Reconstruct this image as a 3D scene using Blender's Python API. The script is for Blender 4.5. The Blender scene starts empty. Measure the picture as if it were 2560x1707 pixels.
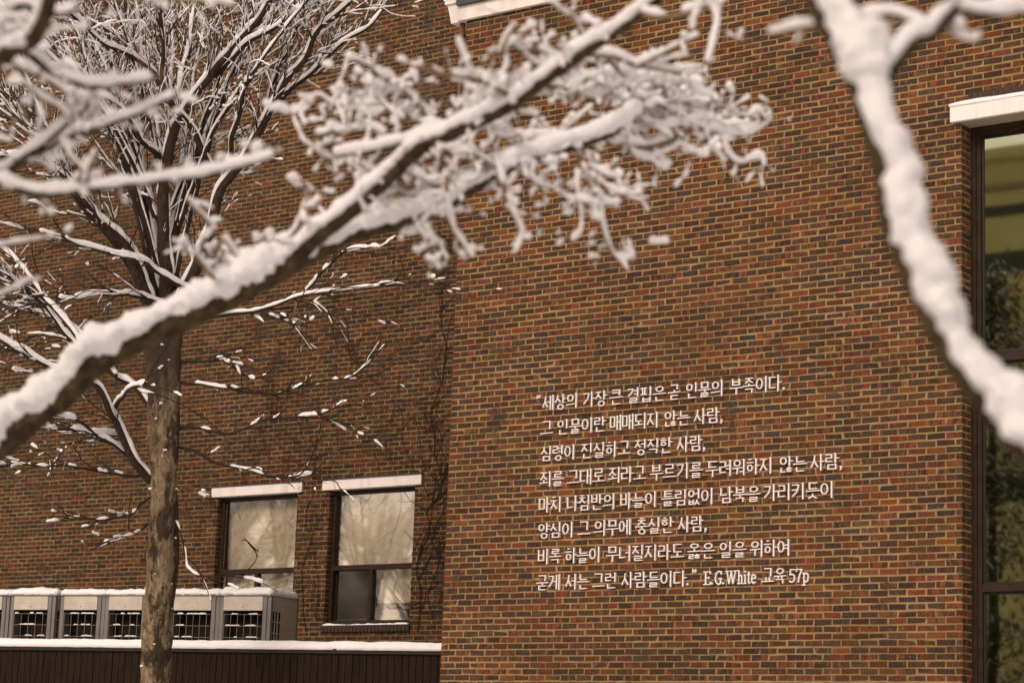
import bpy, math, random
import numpy as np
from mathutils import Vector, Matrix, noise

# ------------------------------------------------------------------ camera, sky, sun, exposure
scene = bpy.context.scene
C = scene.collection
F_PX, W_PX, H_PX = 5739.2, 2560.0, 1707.0
YAW, PITCH, ROLL = -0.6472, 0.19066, -0.03578
_cy, _sy, _cp, _sp = math.cos(YAW), math.sin(YAW), math.cos(PITCH), math.sin(PITCH)
FW = Vector((_sy * _cp, _cy * _cp, _sp))
_rt = Vector((_cy, -_sy, 0)); _up = _rt.cross(FW)
RT = _rt * math.cos(ROLL) - _up * math.sin(ROLL)
UP = _up * math.cos(ROLL) + _rt * math.sin(ROLL)


def ray(px, py):
    return RT * ((px - W_PX / 2) / F_PX) - UP * ((py - H_PX / 2) / F_PX) + FW


_r = ray(1121, 1170)
_t = 19.64 / _r.y
CAM = Vector((-_r.x * _t, -19.64, 1.6))      # x = 0 is the corner of the projecting block


def on_y(px, py, y=0.0):
    r = ray(px, py)
    return CAM + r * ((y - CAM.y) / r.y)


def zat(px, py, y):
    return on_y(px, py, y).z


def at_d(px, py, d):
    return CAM + ray(px, py) * d


def on_plane(px, py, p, n):
    r = ray(px, py)
    return CAM + r * ((p - CAM).dot(n) / r.dot(n))


cam_data = bpy.data.cameras.new('camera')
cam_data.sensor_width = 36.0
cam_data.lens = F_PX / W_PX * 36.0
cam_data.clip_end = 2000
cam_data.dof.use_dof = True
cam_data.dof.focus_distance = 25.5
cam_data.dof.aperture_fstop = 2.9
cam = bpy.data.objects.new('camera', cam_data)
m = Matrix((RT, UP, -FW)).transposed().to_4x4()
m.translation = CAM
cam.matrix_world = m
C.objects.link(cam)
scene.camera = cam

SUN_DIR = Vector((-0.06, -0.80, 0.60)).normalized()    # towards the sun
sun_el = math.asin(SUN_DIR.z)
world = bpy.data.worlds.new('World')
scene.world = world
world.use_nodes = True
wn, wl = world.node_tree.nodes, world.node_tree.links
wn.clear()
sky = wn.new('ShaderNodeTexSky')
sky.sky_type = 'NISHITA'
sky.sun_disc = False
sky.sun_elevation = sun_el
sky.sun_rotation = math.atan2(SUN_DIR.x, SUN_DIR.y)
sky.dust_density = 1.2
sky.ozone_density = 0.5
hsv = wn.new('ShaderNodeHueSaturation'); hsv.inputs['Saturation'].default_value = 0.25
mul = wn.new('ShaderNodeMix'); mul.data_type = 'RGBA'; mul.blend_type = 'MULTIPLY'
mul.inputs[0].default_value = 1.0
mul.inputs[7].default_value = (1.0, 0.805, 0.69, 1)
bg = wn.new('ShaderNodeBackground'); bg.inputs['Strength'].default_value = 0.15
wo = wn.new('ShaderNodeOutputWorld')
wl.new(sky.outputs[0], hsv.inputs['Color']); wl.new(hsv.outputs[0], mul.inputs[6])
wl.new(mul.outputs[2], bg.inputs['Color']); wl.new(bg.outputs[0], wo.inputs['Surface'])

sd = bpy.data.lights.new('sun', 'SUN')
sd.energy = 1.25
sd.angle = math.radians(18)
sd.color = (1.0, 0.835, 0.71)
so = bpy.data.objects.new('sun', sd)
so.rotation_euler = SUN_DIR.to_track_quat('Z', 'Y').to_euler()
so.location = (-20, -30, 40)
C.objects.link(so)

scene.view_settings.view_transform = 'Standard'
scene.view_settings.look = 'None'
scene.view_settings.gamma = 1.0
scene.view_settings.exposure = 0.53
scene.cycles.use_denoising = True
scene.cycles.max_bounces = 6
scene.cycles.transparent_max_bounces = 12

rng = random.Random(7)


# ------------------------------------------------------------------ materials
def mat(name, col=(.5, .5, .5), rough=.7, spec=.3, metal=0.0):
    m = bpy.data.materials.new(name)
    m.use_nodes = True
    b = m.node_tree.nodes['Principled BSDF']
    b.inputs['Base Color'].default_value = (*col, 1)
    b.inputs['Roughness'].default_value = rough
    b.inputs['Specular IOR Level'].default_value = spec
    b.inputs['Metallic'].default_value = metal
    return m


def NT(m):
    t = m.node_tree
    return t.nodes, t.links, t.nodes['Principled BSDF']


def nd(ns, typ, **kw):
    n = ns.new(typ)
    for k, v in kw.items():
        setattr(n, k, v)
    return n


def mixc(ns, ls, fac, a, b, mode='MIX'):
    n = nd(ns, 'ShaderNodeMix', data_type='RGBA', blend_type=mode)
    for sock, v in ((n.inputs[0], fac), (n.inputs[6], a), (n.inputs[7], b)):
        if hasattr(v, 'is_linked'):
            ls.new(v, sock)
        else:
            sock.default_value = v if isinstance(v, (int, float)) else (*v, 1)
    return n.outputs[2]


def noise_fac(ns, ls, scale, detail=4, rough=.6, stretch=None, vec=None, coord='Object', lo=.4, hi=.6):
    if vec is None:
        vec = nd(ns, 'ShaderNodeTexCoord').outputs[coord]
    if stretch:
        mp = nd(ns, 'ShaderNodeMapping'); mp.inputs['Scale'].default_value = stretch
        ls.new(vec, mp.inputs['Vector']); vec = mp.outputs[0]
    n = nd(ns, 'ShaderNodeTexNoise')
    n.inputs['Scale'].default_value = scale
    n.inputs['Detail'].default_value = detail
    n.inputs['Roughness'].default_value = rough
    ls.new(vec, n.inputs['Vector'])
    r = nd(ns, 'ShaderNodeMapRange'); r.inputs[1].default_value = lo; r.inputs[2].default_value = hi
    ls.new(n.outputs[0], r.inputs[0])
    return r.outputs[0]


def bump(ns, ls, b, h, strength=.4, dist=.01):
    n = nd(ns, 'ShaderNodeBump'); n.inputs['Strength'].default_value = strength
    n.inputs['Distance'].default_value = dist
    ls.new(h, n.inputs['Height']); ls.new(n.outputs[0], b.inputs['Normal'])


def noisy(name, a, bcol, scale, rough=.7, spec=.3, stretch=None, bstr=.3, bdist=.005, lo=.35, hi=.65, detail=5):
    m = mat(name, a, rough, spec)
    ns, ls, b = NT(m)
    f = noise_fac(ns, ls, scale, detail=detail, stretch=stretch, lo=lo, hi=hi)
    ls.new(mixc(ns, ls, f, a, bcol), b.inputs['Base Color'])
    if bstr:
        bump(ns, ls, b, f, bstr, bdist)
    return m


def brick_material():
    m = mat('brick_faces', rough=.85, spec=.25)
    ns, ls, b = NT(m)
    tint = nd(ns, 'ShaderNodeAttribute', attribute_name='tint')
    flash = nd(ns, 'ShaderNodeAttribute', attribute_name='flash')
    co = nd(ns, 'ShaderNodeTexCoord').outputs['Object']
    off = nd(ns, 'ShaderNodeMath', operation='MULTIPLY'); off.inputs[1].default_value = 90
    ls.new(tint.outputs['Alpha'], off.inputs[0])
    add = nd(ns, 'ShaderNodeVectorMath', operation='ADD')
    ls.new(co, add.inputs[0]); ls.new(off.outputs[0], add.inputs[1])
    f = noise_fac(ns, ls, 15, detail=2, stretch=(1, 1, .35), vec=add.outputs[0], lo=.53, hi=.60)
    c = mixc(ns, ls, f, tint.outputs['Color'], flash.outputs['Color'])
    g = noise_fac(ns, ls, 130, detail=3, vec=add.outputs[0], lo=.25, hi=.75)
    c = mixc(ns, ls, g, c, (.62, .62, .62), 'MULTIPLY')
    ink = noise_fac(ns, ls, 60, detail=3, vec=add.outputs[0], lo=.66, hi=.72)
    c = mixc(ns, ls, ink, c, (.018, .014, .012))
    s = noise_fac(ns, ls, 260, detail=0, vec=co, lo=.74, hi=.78)
    c = mixc(ns, ls, s, c, (.42, .34, .26))
    d = noise_fac(ns, ls, .7, detail=8, stretch=(.6, 1, 1.3), vec=co, lo=.42, hi=.78)
    c = mixc(ns, ls, d, c, (.70, .68, .66), 'MULTIPLY')
    e = noise_fac(ns, ls, 1.1, detail=9, stretch=(.8, 1, .5), vec=co, lo=.62, hi=.95, rough=.75)
    c = mixc(ns, ls, e, c, (.22, .16, .10))
    ls.new(c, b.inputs['Base Color'])
    bump(ns, ls, b, g, .6, .004)
    return m


def mortar_material(name='mortar', g=1.0):
    m = mat(name, rough=.95, spec=.1)
    ns, ls, b = NT(m)
    f = noise_fac(ns, ls, 9, detail=8, lo=.3, hi=.7)
    c = mixc(ns, ls, f, (.33 * g, .232 * g, .108 * g), (.225 * g, .156 * g, .070 * g))
    d = noise_fac(ns, ls, .7, detail=8, stretch=(.6, 1, 1.3), lo=.48, hi=.75)
    c = mixc(ns, ls, d, c, (.50, .48, .45), 'MULTIPLY')
    k = noise_fac(ns, ls, 2.3, detail=8, lo=.60, hi=.66)
    c = mixc(ns, ls, k, c, (.10, .085, .06))
    ls.new(c, b.inputs['Base Color'])
    bump(ns, ls, b, f, .5, .004)
    return m


def snow_material():
    m = mat('snow', (.91, .905, .91), .6, .25)
    ns, ls, b = NT(m)
    f = noise_fac(ns, ls, 38, detail=9, lo=.25, hi=.75, rough=.7)
    bump(ns, ls, b, f, .6, .018)
    return m


def glass_material(name, refl, tint, dark, warp=.03, rough=0.0):
    # reflecting pane one can still look through
    m = bpy.data.materials.new(name); m.use_nodes = True
    ns, ls = m.node_tree.nodes, m.node_tree.links
    ns.clear()
    gl = nd(ns, 'ShaderNodeBsdfGlossy'); gl.inputs['Roughness'].default_value = rough
    gl.inputs['Color'].default_value = (*tint, 1)
    tr = nd(ns, 'ShaderNodeBsdfTransparent'); tr.inputs['Color'].default_value = (*dark, 1)
    lw = nd(ns, 'ShaderNodeLayerWeight'); lw.inputs['Blend'].default_value = .25
    ad = nd(ns, 'ShaderNodeMath', operation='MULTIPLY_ADD')
    ad.inputs[1].default_value = 1 - refl; ad.inputs[2].default_value = refl
    ls.new(lw.outputs['Fresnel'], ad.inputs[0])
    co = nd(ns, 'ShaderNodeTexCoord')
    nz = nd(ns, 'ShaderNodeTexNoise'); nz.inputs['Scale'].default_value = 1.3; nz.inputs['Detail'].default_value = 0
    ls.new(co.outputs['Object'], nz.inputs['Vector'])
    bp = nd(ns, 'ShaderNodeBump'); bp.inputs['Strength'].default_value = warp; bp.inputs['Distance'].default_value = .05
    ls.new(nz.outputs[0], bp.inputs['Height']); ls.new(bp.outputs[0], gl.inputs['Normal'])
    mx = nd(ns, 'ShaderNodeMixShader'); out = nd(ns, 'ShaderNodeOutputMaterial')
    ls.new(ad.outputs[0], mx.inputs[0]); ls.new(tr.outputs[0], mx.inputs[1]); ls.new(gl.outputs[0], mx.inputs[2])
    ls.new(mx.outputs[0], out.inputs['Surface'])
    return m


def trunk_material():
    m = mat('mottled_bark', rough=.95, spec=.1)
    ns, ls, b = NT(m)
    co = nd(ns, 'ShaderNodeTexCoord').outputs['Object']
    a = noise_fac(ns, ls, 22, detail=6, stretch=(1, 1, .3), vec=co, lo=.35, hi=.65)
    c = mixc(ns, ls, a, (.38, .29, .18), (.17, .12, .07))
    d = noise_fac(ns, ls, 4.2, detail=9, stretch=(1, 1, .40), vec=co, lo=.50, hi=.55, rough=.72)
    c = mixc(ns, ls, d, c, (.065, .048, .032))
    k = noise_fac(ns, ls, 38, detail=4, stretch=(1, 1, .6), vec=co, lo=.60, hi=.66)
    c = mixc(ns, ls, k, c, (.03, .022, .015))
    # the bark darkens for good above the scaling part of the stem
    sx = nd(ns, 'ShaderNodeSeparateXYZ'); ls.new(co, sx.inputs[0])
    mr = nd(ns, 'ShaderNodeMapRange'); mr.inputs[1].default_value = 5.4; mr.inputs[2].default_value = 6.2
    ls.new(sx.outputs[2], mr.inputs[0])
    c = mixc(ns, ls, mr.outputs[0], c, (.085, .062, .042))
    ls.new(c, b.inputs['Base Color'])
    bump(ns, ls, b, a, 1.0, .03)
    return m


M = {
    'brick': brick_material(), 'mortar': mortar_material(), 'mortar_shaded': mortar_material('shaded_mortar', .80), 'snow': snow_material(),
    'white_paint': noisy('white_painted_concrete', (.74, .70, .66), (.50, .45, .39), 7, .7, stretch=(1, 1, .22), bstr=.3, lo=.5, hi=.85, detail=9),
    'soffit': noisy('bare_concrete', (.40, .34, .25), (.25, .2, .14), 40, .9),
    'flashing': mat('slate_metal', (.045, .055, .065), .45, .5, .3),
    'frame': noisy('bronze_metal', (.036, .021, .012), (.02, .012, .008), 12, .55, .15, bstr=0),
    'frame_dark': mat('black_gasket', (.008, .007, .006), .5, .4),
    'pipe': noisy('brown_pipe', (.16, .062, .034), (.11, .045, .026), 9, .45, .4, bstr=0),
    'blind': noisy('cream_blind', (.66, .60, .49), (.58, .52, .42), 3, .9, .1, bstr=0),
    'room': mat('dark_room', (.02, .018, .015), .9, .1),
    'glass_tall': glass_material('tinted_glass', .30, (.80, .86, .60), (.25, .25, .2), .012, .022),
    'glass': glass_material('clear_glass', .20, (1, .95, .86), (.99, .985, .96), .035, .022),
    'screened_glass': glass_material('screened_glass', .035, (1, .95, .86), (.5, .5, .48), .035, .06),
    'letter': mat('white_acrylic', (.76, .71, .69), .5, .3),
    'ac_panel': noisy('cream_metal', (.60, .54, .46), (.50, .44, .37), 6, .45, .4, bstr=0),
    'ac_grey': noisy('grey_metal', (.21, .20, .18), (.17, .16, .145), 4, .45, .4, bstr=0),
    'ac_side': noisy('dull_beige_metal', (.46, .41, .33), (.40, .35, .28), 4, .5, .4, bstr=0),
    'black': mat('dark_coil', (.012, .009, .007), .8, .2),
    'wire': mat('cream_wire', (.36, .31, .22), .5, .4),
    'fence': noisy('dark_stained_wood', (.026, .016, .010), (.012, .008, .005), 9, .8, .08, stretch=(4, 4, .4), bstr=.3),
    'rail': mat('dark_rail', (.028, .024, .019), .7, .15),
    'bark': noisy('dark_bark', (.062, .042, .026), (.026, .018, .012), 30, .9, .15, stretch=(1, 1, .4), bstr=.7, bdist=.008),
    'twig': noisy('brown_twig', (.040, .025, .015), (.022, .015, .010), 20, .8, .2, bstr=0),
    'trunk': trunk_material(),
    'near_bark': noisy('mossy_bark', (.085, .062, .030), (.026, .019, .010), 22, .95, .1, bstr=.8, bdist=.01),
    'near_twig': noisy('tan_twig', (.24, .16, .095), (.16, .105, .06), 25, .8, .2, bstr=0),
    'vine': mat('vine_stem', (.035, .024, .017), .9, .1),
    'concrete': noisy('concrete', (.35, .33, .30), (.28, .26, .23), 6, .9),
    'beige': noisy('beige_facade', (.74, .62, .33), (.66, .55, .29), .6, .9, .1, bstr=0),
    'band': mat('dark_window_band', (.05, .055, .045), .4, .4),
    'needle': noisy('conifer_needles', (.055, .065, .022), (.10, .10, .035), 1.5, .8, .2, bstr=0),
}


# ------------------------------------------------------------------ mesh helpers
class MB:
    def __init__(self):
        self.v, self.f, self.mi = [], [], []

    def quad_box(self, o, e, g, z, mi=0):
        """box spanned by three edge vectors from corner o"""
        b = len(self.v)
        for k in range(8):
            self.v.append(tuple(o + (e if k & 1 else e * 0) + (g if k & 2 else g * 0) + (z if k & 4 else z * 0)))
        for q in ((0, 2, 3, 1), (4, 5, 7, 6), (0, 1, 5, 4), (2, 6, 7, 3), (0, 4, 6, 2), (1, 3, 7, 5)):
            self.f.append(tuple(b + i for i in q)); self.mi.append(mi)
        return self

    def box(self, x0, x1, y0, y1, z0, z1, mi=0):
        return self.quad_box(Vector((x0, y0, z0)), Vector((x1 - x0, 0, 0)), Vector((0, y1 - y0, 0)), Vector((0, 0, z1 - z0)), mi)

    def tube(self, pts, rad, sides=6, cap=True, wob=0.0, freq=8.0):
        n = len(pts)
        if n < 2:
            return self
        base = len(self.v)
        t0 = (pts[1] - pts[0]).normalized()
        a = t0.orthogonal().normalized()
        for i in range(n):
            t = (pts[min(i + 1, n - 1)] - pts[max(i - 1, 0)])
            t = t.normalized() if t.length > 1e-9 else t0
            a = (a - t * a.dot(t))
            a = a.normalized() if a.length > 1e-6 else t.orthogonal().normalized()
            b = t.cross(a)
            for k in range(sides):
                th = 2 * math.pi * k / sides
                d = a * math.cos(th) + b * math.sin(th)
                r = rad[i]
                if wob:
                    q_ = pts[i] + d * r
                    r *= 1 + wob * (noise.noise(q_ * freq) + .45 * noise.noise(Vector((q_.x * freq * 5, q_.y * freq * 5, q_.z * freq * 1.6))))
                self.v.append(tuple(pts[i] + d * r))
        for i in range(n - 1):
            for k in range(sides):
                k2 = (k + 1) % sides
                self.f.append((base + i * sides + k, base + i * sides + k2, base + (i + 1) * sides + k2, base + (i + 1) * sides + k))
                self.mi.append(0)
        if cap:
            self.f.append(tuple(base + k for k in reversed(range(sides)))); self.mi.append(0)
            self.f.append(tuple(base + (n - 1) * sides + k for k in range(sides))); self.mi.append(0)
        return self

    def build(self, name, mats, parent=None, smooth=False):
        me = bpy.data.meshes.new(name)
        me.from_pydata(self.v, [], self.f)
        for mm in (mats if isinstance(mats, (list, tuple)) else [mats]):
            me.materials.append(mm)
        if any(self.mi):
            me.polygons.foreach_set('material_index', self.mi)
        if smooth:
            me.polygons.foreach_set('use_smooth', [True] * len(self.f))
        me.update()
        o = link(name, me, parent)
        if name == 'snow':
            o['kind'] = 'stuff'
        return o


def link(name, data, parent=None):
    o = bpy.data.objects.new(name, data)
    C.objects.link(o)
    if parent:
        o.parent = parent
        o.matrix_parent_inverse = Matrix.Translation(-parent.location)
    return o


def thing(name, label, cat, loc=(0, 0, 0), group=None):
    o = bpy.data.objects.new(name, None)
    C.objects.link(o)
    o.location = loc
    o.empty_display_size = .3
    return tag(o, label, cat, group)


def tag(o, label, cat, group=None):
    o['label'] = label
    o['category'] = cat
    if group:
        o['group'] = group
    return o


def smooth_path(ctrl, step):
    """Catmull-Rom through the control points; returns points and parameter 0..1"""
    P = [Vector(p) for p in ctrl]
    if len(P) == 2:
        P = [P[0], (P[0] + P[1]) / 2, P[1]]
    out, par = [], []
    n = len(P) - 1
    for i in range(n):
        p0, p1, p2, p3 = P[max(i - 1, 0)], P[i], P[i + 1], P[min(i + 2, n)]
        k = max(1, int((p2 - p1).length / step + .5))
        for j in range(k):
            u = j / k
            out.append(.5 * ((2 * p1) + (p2 - p0) * u + (2 * p0 - 5 * p1 + 4 * p2 - p3) * u * u + (3 * p1 - p0 - 3 * p2 + p3) * u ** 3))
            par.append((i + u) / n)
    out.append(P[-1]); par.append(1.0)
    return out, par


def vnoise(x, seed):
    return noise.noise(Vector((x, seed * 7.31, seed * 1.7)))       # about -1..1


ZUP = Vector((0, 0, 1))


def snow_on(mb, pts, rad, thick, seed, cover=.85, sides=8, lump=.35, bias=None, wob=0.0, freq=14.0, wide=1.0, tmin=.22, tip=0.0, clump=3.2, hexp=.7):
    """snow lying along the upper side of a branch path, in lumps with gaps"""
    n = len(pts)
    if n < 3:
        return
    s = 0.0
    th = []
    L = max(thick * clump, .012)
    for i in range(n):
        if i:
            s += (pts[i] - pts[i - 1]).length
        a = vnoise(s / L, seed)
        g = vnoise(s / (L * 2.3) + 40, seed + .37)
        on = g * .5 + .5 > (1 - cover) * .9 + .05 if cover < 1 else True
        th.append(max(.25, 1 + lump * 1.6 * a) if on else 0.0)
    i = 0
    while i < n:
        if th[i] <= 0:
            i += 1; continue
        j = i
        while j + 1 < n and th[j + 1] > 0:
            j += 1
        run = list(range(i, j + 1))
        if len(run) >= 3:
            base = len(mb.v)
            cum = [0.0]
            for q in range(1, len(run)):
                cum.append(cum[-1] + (pts[run[q]] - pts[run[q - 1]]).length)
            tot = cum[-1]
            ndir = None
            for q, k in enumerate(run):
                t = pts[min(k + 1, n - 1)] - pts[max(k - 1, 0)]
                t = t.normalized() if t.length > 1e-9 else ZUP
                u = ZUP + bias if bias is not None else ZUP
                nv = u - t * u.dot(t)
                h = nv.length
                nv = nv.normalized() if h > 1e-4 else (ndir or t.orthogonal())
                ndir = nv
                side = t.cross(nv).normalized()
                e = min(cum[q], tot - cum[q]) / max(thick * .9, 1e-5)
                e = math.sqrt(max(0.0, 1 - (1 - min(1, e)) ** 2)) if e < 1 else 1.0
                e = max(e, .04)
                r = rad[k]
                sc = thick * th[k] * max(tmin, min(1, h)) ** hexp * (1 + tip * (k / (n - 1)) ** 3)
                b = (sc + .45 * r) / 1.5
                a = (r * .98 + .32 * sc) * wide
                c = pts[k] + nv * (r * .55 + b * .5) * (.35 + .65 * e)
                for w in range(sides):
                    ang = 2 * math.pi * w / sides
                    off = side * math.cos(ang) * a * e + nv * math.sin(ang) * b * e
                    p = c + off
                    if wob:
                        p = p + off * (wob * noise.noise(p * freq) + .6 * wob * noise.noise(p * freq * 2.7) + .35 * wob * noise.noise(p * freq * 7))
                    mb.v.append(tuple(p))
            for q in range(len(run) - 1):
                for w in range(sides):
                    w2 = (w + 1) % sides
                    mb.f.append((base + q * sides + w, base + q * sides + w2, base + (q + 1) * sides + w2, base + (q + 1) * sides + w))
                    mb.mi.append(0)
            mb.f.append(tuple(base + w for w in reversed(range(sides)))); mb.mi.append(0)
            mb.f.append(tuple(base + (len(run) - 1) * sides + w for w in range(sides))); mb.mi.append(0)
        i = j + 1


def snow_slab(mb, o, e, g, z0, thick, nx, ny, seed, over=.02, ragged=.3, gaps=0.0):
    """uneven layer of snow over the rectangle o + e + g at height z0"""
    ed, gd = e.normalized(), g.normalized()
    o = o - ed * over - gd * over
    e = e + ed * over * 2; g = g + gd * over * 2
    base = len(mb.v)
    for i in range(nx + 1):
        for j in range(ny + 1):
            u, v = i / nx, j / ny
            p = o + e * u + g * v
            q = Vector((p.x, p.y, seed))
            k = min(u * nx, (1 - u) * nx, v * ny * .9, (1 - v) * ny * .9)
            edge = math.sqrt(min(1, (k + .12) / 1.1))
            t = thick * edge * (1 + ragged * noise.noise(q * 2.2) + ragged * .7 * noise.noise(q * 7) + ragged * .5 * noise.noise(q * 19))
            if gaps and noise.noise(q * 1.3 + Vector((9, 0, 0))) > .35 and v > .3:
                t *= gaps
            j2 = noise.noise_vector(q * 9) * thick * .25
            mb.v.append((p.x + j2.x, p.y + j2.y, z0 + max(.004, t)))
    low = len(mb.v)
    ring = [(i, 0) for i in range(nx + 1)] + [(nx, j) for j in range(1, ny + 1)] + [(i, ny) for i in range(nx - 1, -1, -1)] + [(0, j) for j in range(ny - 1, 0, -1)]
    for i, j in ring:
        x, y, _ = mb.v[base + i * (ny + 1) + j]
        mb.v.append((x, y, z0 - .012 - .01 * abs(noise.noise(Vector((x, y, seed)) * 12))))
    for i in range(nx):
        for j in range(ny):
            a = base + i * (ny + 1) + j
            mb.f.append((a, a + ny + 1, a + ny + 2, a + 1)); mb.mi.append(0)
    for k in range(len(ring)):
        k2 = (k + 1) % len(ring)
        a = base + ring[k][0] * (ny + 1) + ring[k][1]
        b = base + ring[k2][0] * (ny + 1) + ring[k2][1]
        mb.f.append((low + k, low + k2, b, a)); mb.mi.append(0)
    mb.f.append(tuple(low + k for k in reversed(range(len(ring))))); mb.mi.append(0)


# ------------------------------------------------------------------ brickwork
PITCH_X, PITCH_Z, JOINT = .200, .067, .0130
PAL = [((.066, .036, .018), 24), ((.104, .046, .021), 24), ((.080, .053, .033), 16), ((.148, .052, .019), 18),
       ((.215, .062, .018), 7), ((.205, .092, .024), 6), ((.055, .040, .030), 9), ((.122, .072, .034), 12)]
PALC = [(c[0] * .75, c[1] * .62, c[2] * .48) for c, w in PAL]; PALW = [w for c, w in PAL]
FLASH = [(a * .86, b * .8, c * .7) for a, b, c in [(.24, .056, .019), (.17, .052, .022), (.052, .044, .041), (.21, .080, .026), (.085, .042, .023)]]


def bricks(name, O, u, n, length, z0, z1, parent, holes=(), phase=0.0, dark=1.0, seed=1, mortar_depth=.004, mortar='mortar', joint=JOINT):
    """one wall face: single bricks on a bed of mortar.  O = start, u = along, n = outward"""
    R = random.Random(seed)
    V, Fc, mi, tint, flash = [], [], [], [], []
    O, u, n = Vector(O), Vector(u).normalized(), Vector(n).normalized()
    k0 = int(math.floor(z0 / PITCH_Z))
    k1 = int(math.ceil(z1 / PITCH_Z))
    for k in range(k0, k1):
        za, zb = max(z0, k * PITCH_Z + joint / 2), min(z1, (k + 1) * PITCH_Z - joint / 2)
        if zb - za < .012:
            continue
        x = -PITCH_X + phase + (PITCH_X / 2 if k % 2 else 0)
        wav = R.uniform(-.0025, .0025)
        while x < length:
            spans = [(max(0.0, x + joint / 2), min(length, x + PITCH_X - joint / 2))]
            x += PITCH_X
            for ha, hb, hz0, hz1 in holes:
                if za < hz1 - .02 and zb > hz0 + .02:
                    ns = []
                    for a, b in spans:
                        if b <= ha or a >= hb:
                            ns.append((a, b))
                        else:
                            if a < ha:
                                ns.append((a, ha))
                            if b > hb:
                                ns.append((hb, b))
                    spans = ns
            for a, b in spans:
                if b - a < .025:
                    continue
                b0 = len(V)
                proud = R.uniform(-.0025, .0025)
                jx = [R.gauss(0, .0030) for _ in range(4)]
                jz = [wav + R.gauss(0, .0022) for _ in range(4)]
                cor = ((a, za), (b, za), (b, zb), (a, zb))
                bev = R.uniform(.002, .006)
                if R.random() < .16:                       # a chipped corner
                    q = R.randrange(4)
                    jx[q] += R.uniform(.004, .016) * (1 if q in (0, 3) else -1); jz[q] += R.uniform(.003, .011) * (1 if q < 2 else -1)
                ce = ((a + b) / 2, (za + zb) / 2)
                for layer in range(3):
                    for q in range(4):
                        cx, cz = cor[q]
                        cx += jx[q]; cz += jz[q]
                        if layer == 0:
                            cx += bev * (1 if cx < ce[0] else -1); cz += bev * (1 if cz < ce[1] else -1)
                        d = (proud, proud - .004, -mortar_depth - .004)[layer]
                        P = O + u * cx + n * d
                        V.append((P.x, P.y, P.z + cz))
                Fc.append((b0, b0 + 1, b0 + 2, b0 + 3))
                for layer in (0, 1):
                    for q in range(4):
                        q2 = (q + 1) % 4
                        Fc.append((b0 + layer * 4 + q, b0 + layer * 4 + 4 + q, b0 + layer * 4 + 4 + q2, b0 + layer * 4 + q2))
                c = R.choices(PALC, PALW)[0]
                fl = R.choice(FLASH)
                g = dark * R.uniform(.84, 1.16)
                al = R.random()
                tint += [(c[0] * g, c[1] * g, c[2] * g, al)] * 9
                flash += [(fl[0] * g, fl[1] * g, fl[2] * g, 1)] * 9
                mi += [0] * 9
    # mortar bed, cut round the openings
    xs = sorted({0.0, length} | {min(max(h, 0), length) for ho in holes for h in ho[:2]})
    zs = sorted({z0, z1} | {min(max(h, z0), z1) for ho in holes for h in ho[2:]})
    for i in range(len(xs) - 1):
        for j in range(len(zs) - 1):
            xm, zm = (xs[i] + xs[i + 1]) / 2, (zs[j] + zs[j + 1]) / 2
            if any(h[0] < xm < h[1] and h[2] < zm < h[3] for h in holes):
                continue
            b0 = len(V)
            for cx, cz in ((xs[i], zs[j]), (xs[i + 1], zs[j]), (xs[i + 1], zs[j + 1]), (xs[i], zs[j + 1])):
                P = O + u * cx - n * mortar_depth
                V.append((P.x, P.y, P.z + cz))
            Fc.append((b0, b0 + 1, b0 + 2, b0 + 3)); mi.append(1)
            tint.append((.4, .3, .15, 0)); flash.append((.4, .3, .15, 1))
    me = bpy.data.meshes.new(name)
    me.from_pydata(V, [], Fc)
    me.materials.append(M['brick']); me.materials.append(M[mortar])
    me.polygons.foreach_set('material_index', mi)
    for nm, data in (('tint', tint), ('flash', flash)):
        at = me.attributes.new(nm, 'FLOAT_COLOR', 'FACE')
        at.data.foreach_set('color', np.array(data, dtype=np.float32).ravel())
    me.update()
    return link(name, me, parent)


# ------------------------------------------------------------------ ground
Y_L = 4.65                                   # face of the wall that lies farther back
gb = MB()
gb.box(-400, 400, -400, 400, -.5, 0)
ground = gb.build('ground', M['snow']); ground['kind'] = 'structure'

# line of the fence and of the air conditioners
E_ = Vector((math.cos(math.radians(13.5)), math.sin(math.radians(13.5)), 0))
G_ = Vector((-E_.y, E_.x, 0))
FP = on_y(1101, 1606, 1.5)                   # top of the fence where it meets the block
FP = Vector((-.06, FP.y, FP.z))
FENCE_TOP = FP.z
TERR = FENCE_TOP - 1.25
tb = MB()
a0 = FP - E_ * 14
p = [Vector((a0.x, a0.y, 0)), Vector((-.02, FP.y, 0)), Vector((-.02, Y_L + .02, 0)), Vector((a0.x, Y_L + .02, 0))]
for z in (.0, TERR):
    for q in p:
        tb.v.append((q.x, q.y, z))
tb.f = [(4, 5, 6, 7), (0, 1, 5, 4), (1, 2, 6, 5), (2, 3, 7, 6), (3, 0, 4, 7)]; tb.mi = [0] * 5
terrace = tb.build('terrace', M['concrete']); terrace['kind'] = 'structure'

# ------------------------------------------------------------------ the brick building
bld = thing('brick_building', 'brown brick building with a projecting windowless block beside a wall set farther back', 'building', (0, 0, 0))
top_l = on_y(1140, 58, 0).z                  # underside of the white fascia
BLOCK_TOP = top_l
jx = on_y(2404.5, 1000, 0).x                 # left jamb of the tall window
win_top = zat(2378, 306, -.06) + .02
WR = jx + 2.6
bricks('wall', (0, 0, 0), (1, 0, 0), (0, -1, 0), WR + 2.5, 0.0, BLOCK_TOP, bld, holes=[(jx, WR, .9, win_top)], seed=3)
bricks('wall', (0, 0, 0), (0, 1, 0), (-1, 0, 0), Y_L, 0.0, BLOCK_TOP, bld, seed=4, phase=.1)
bricks('wall', (jx, 0.0, 0), (0, 1, 0), (1, 0, 0), .215, .9, win_top, bld, seed=5, phase=.1)

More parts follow.
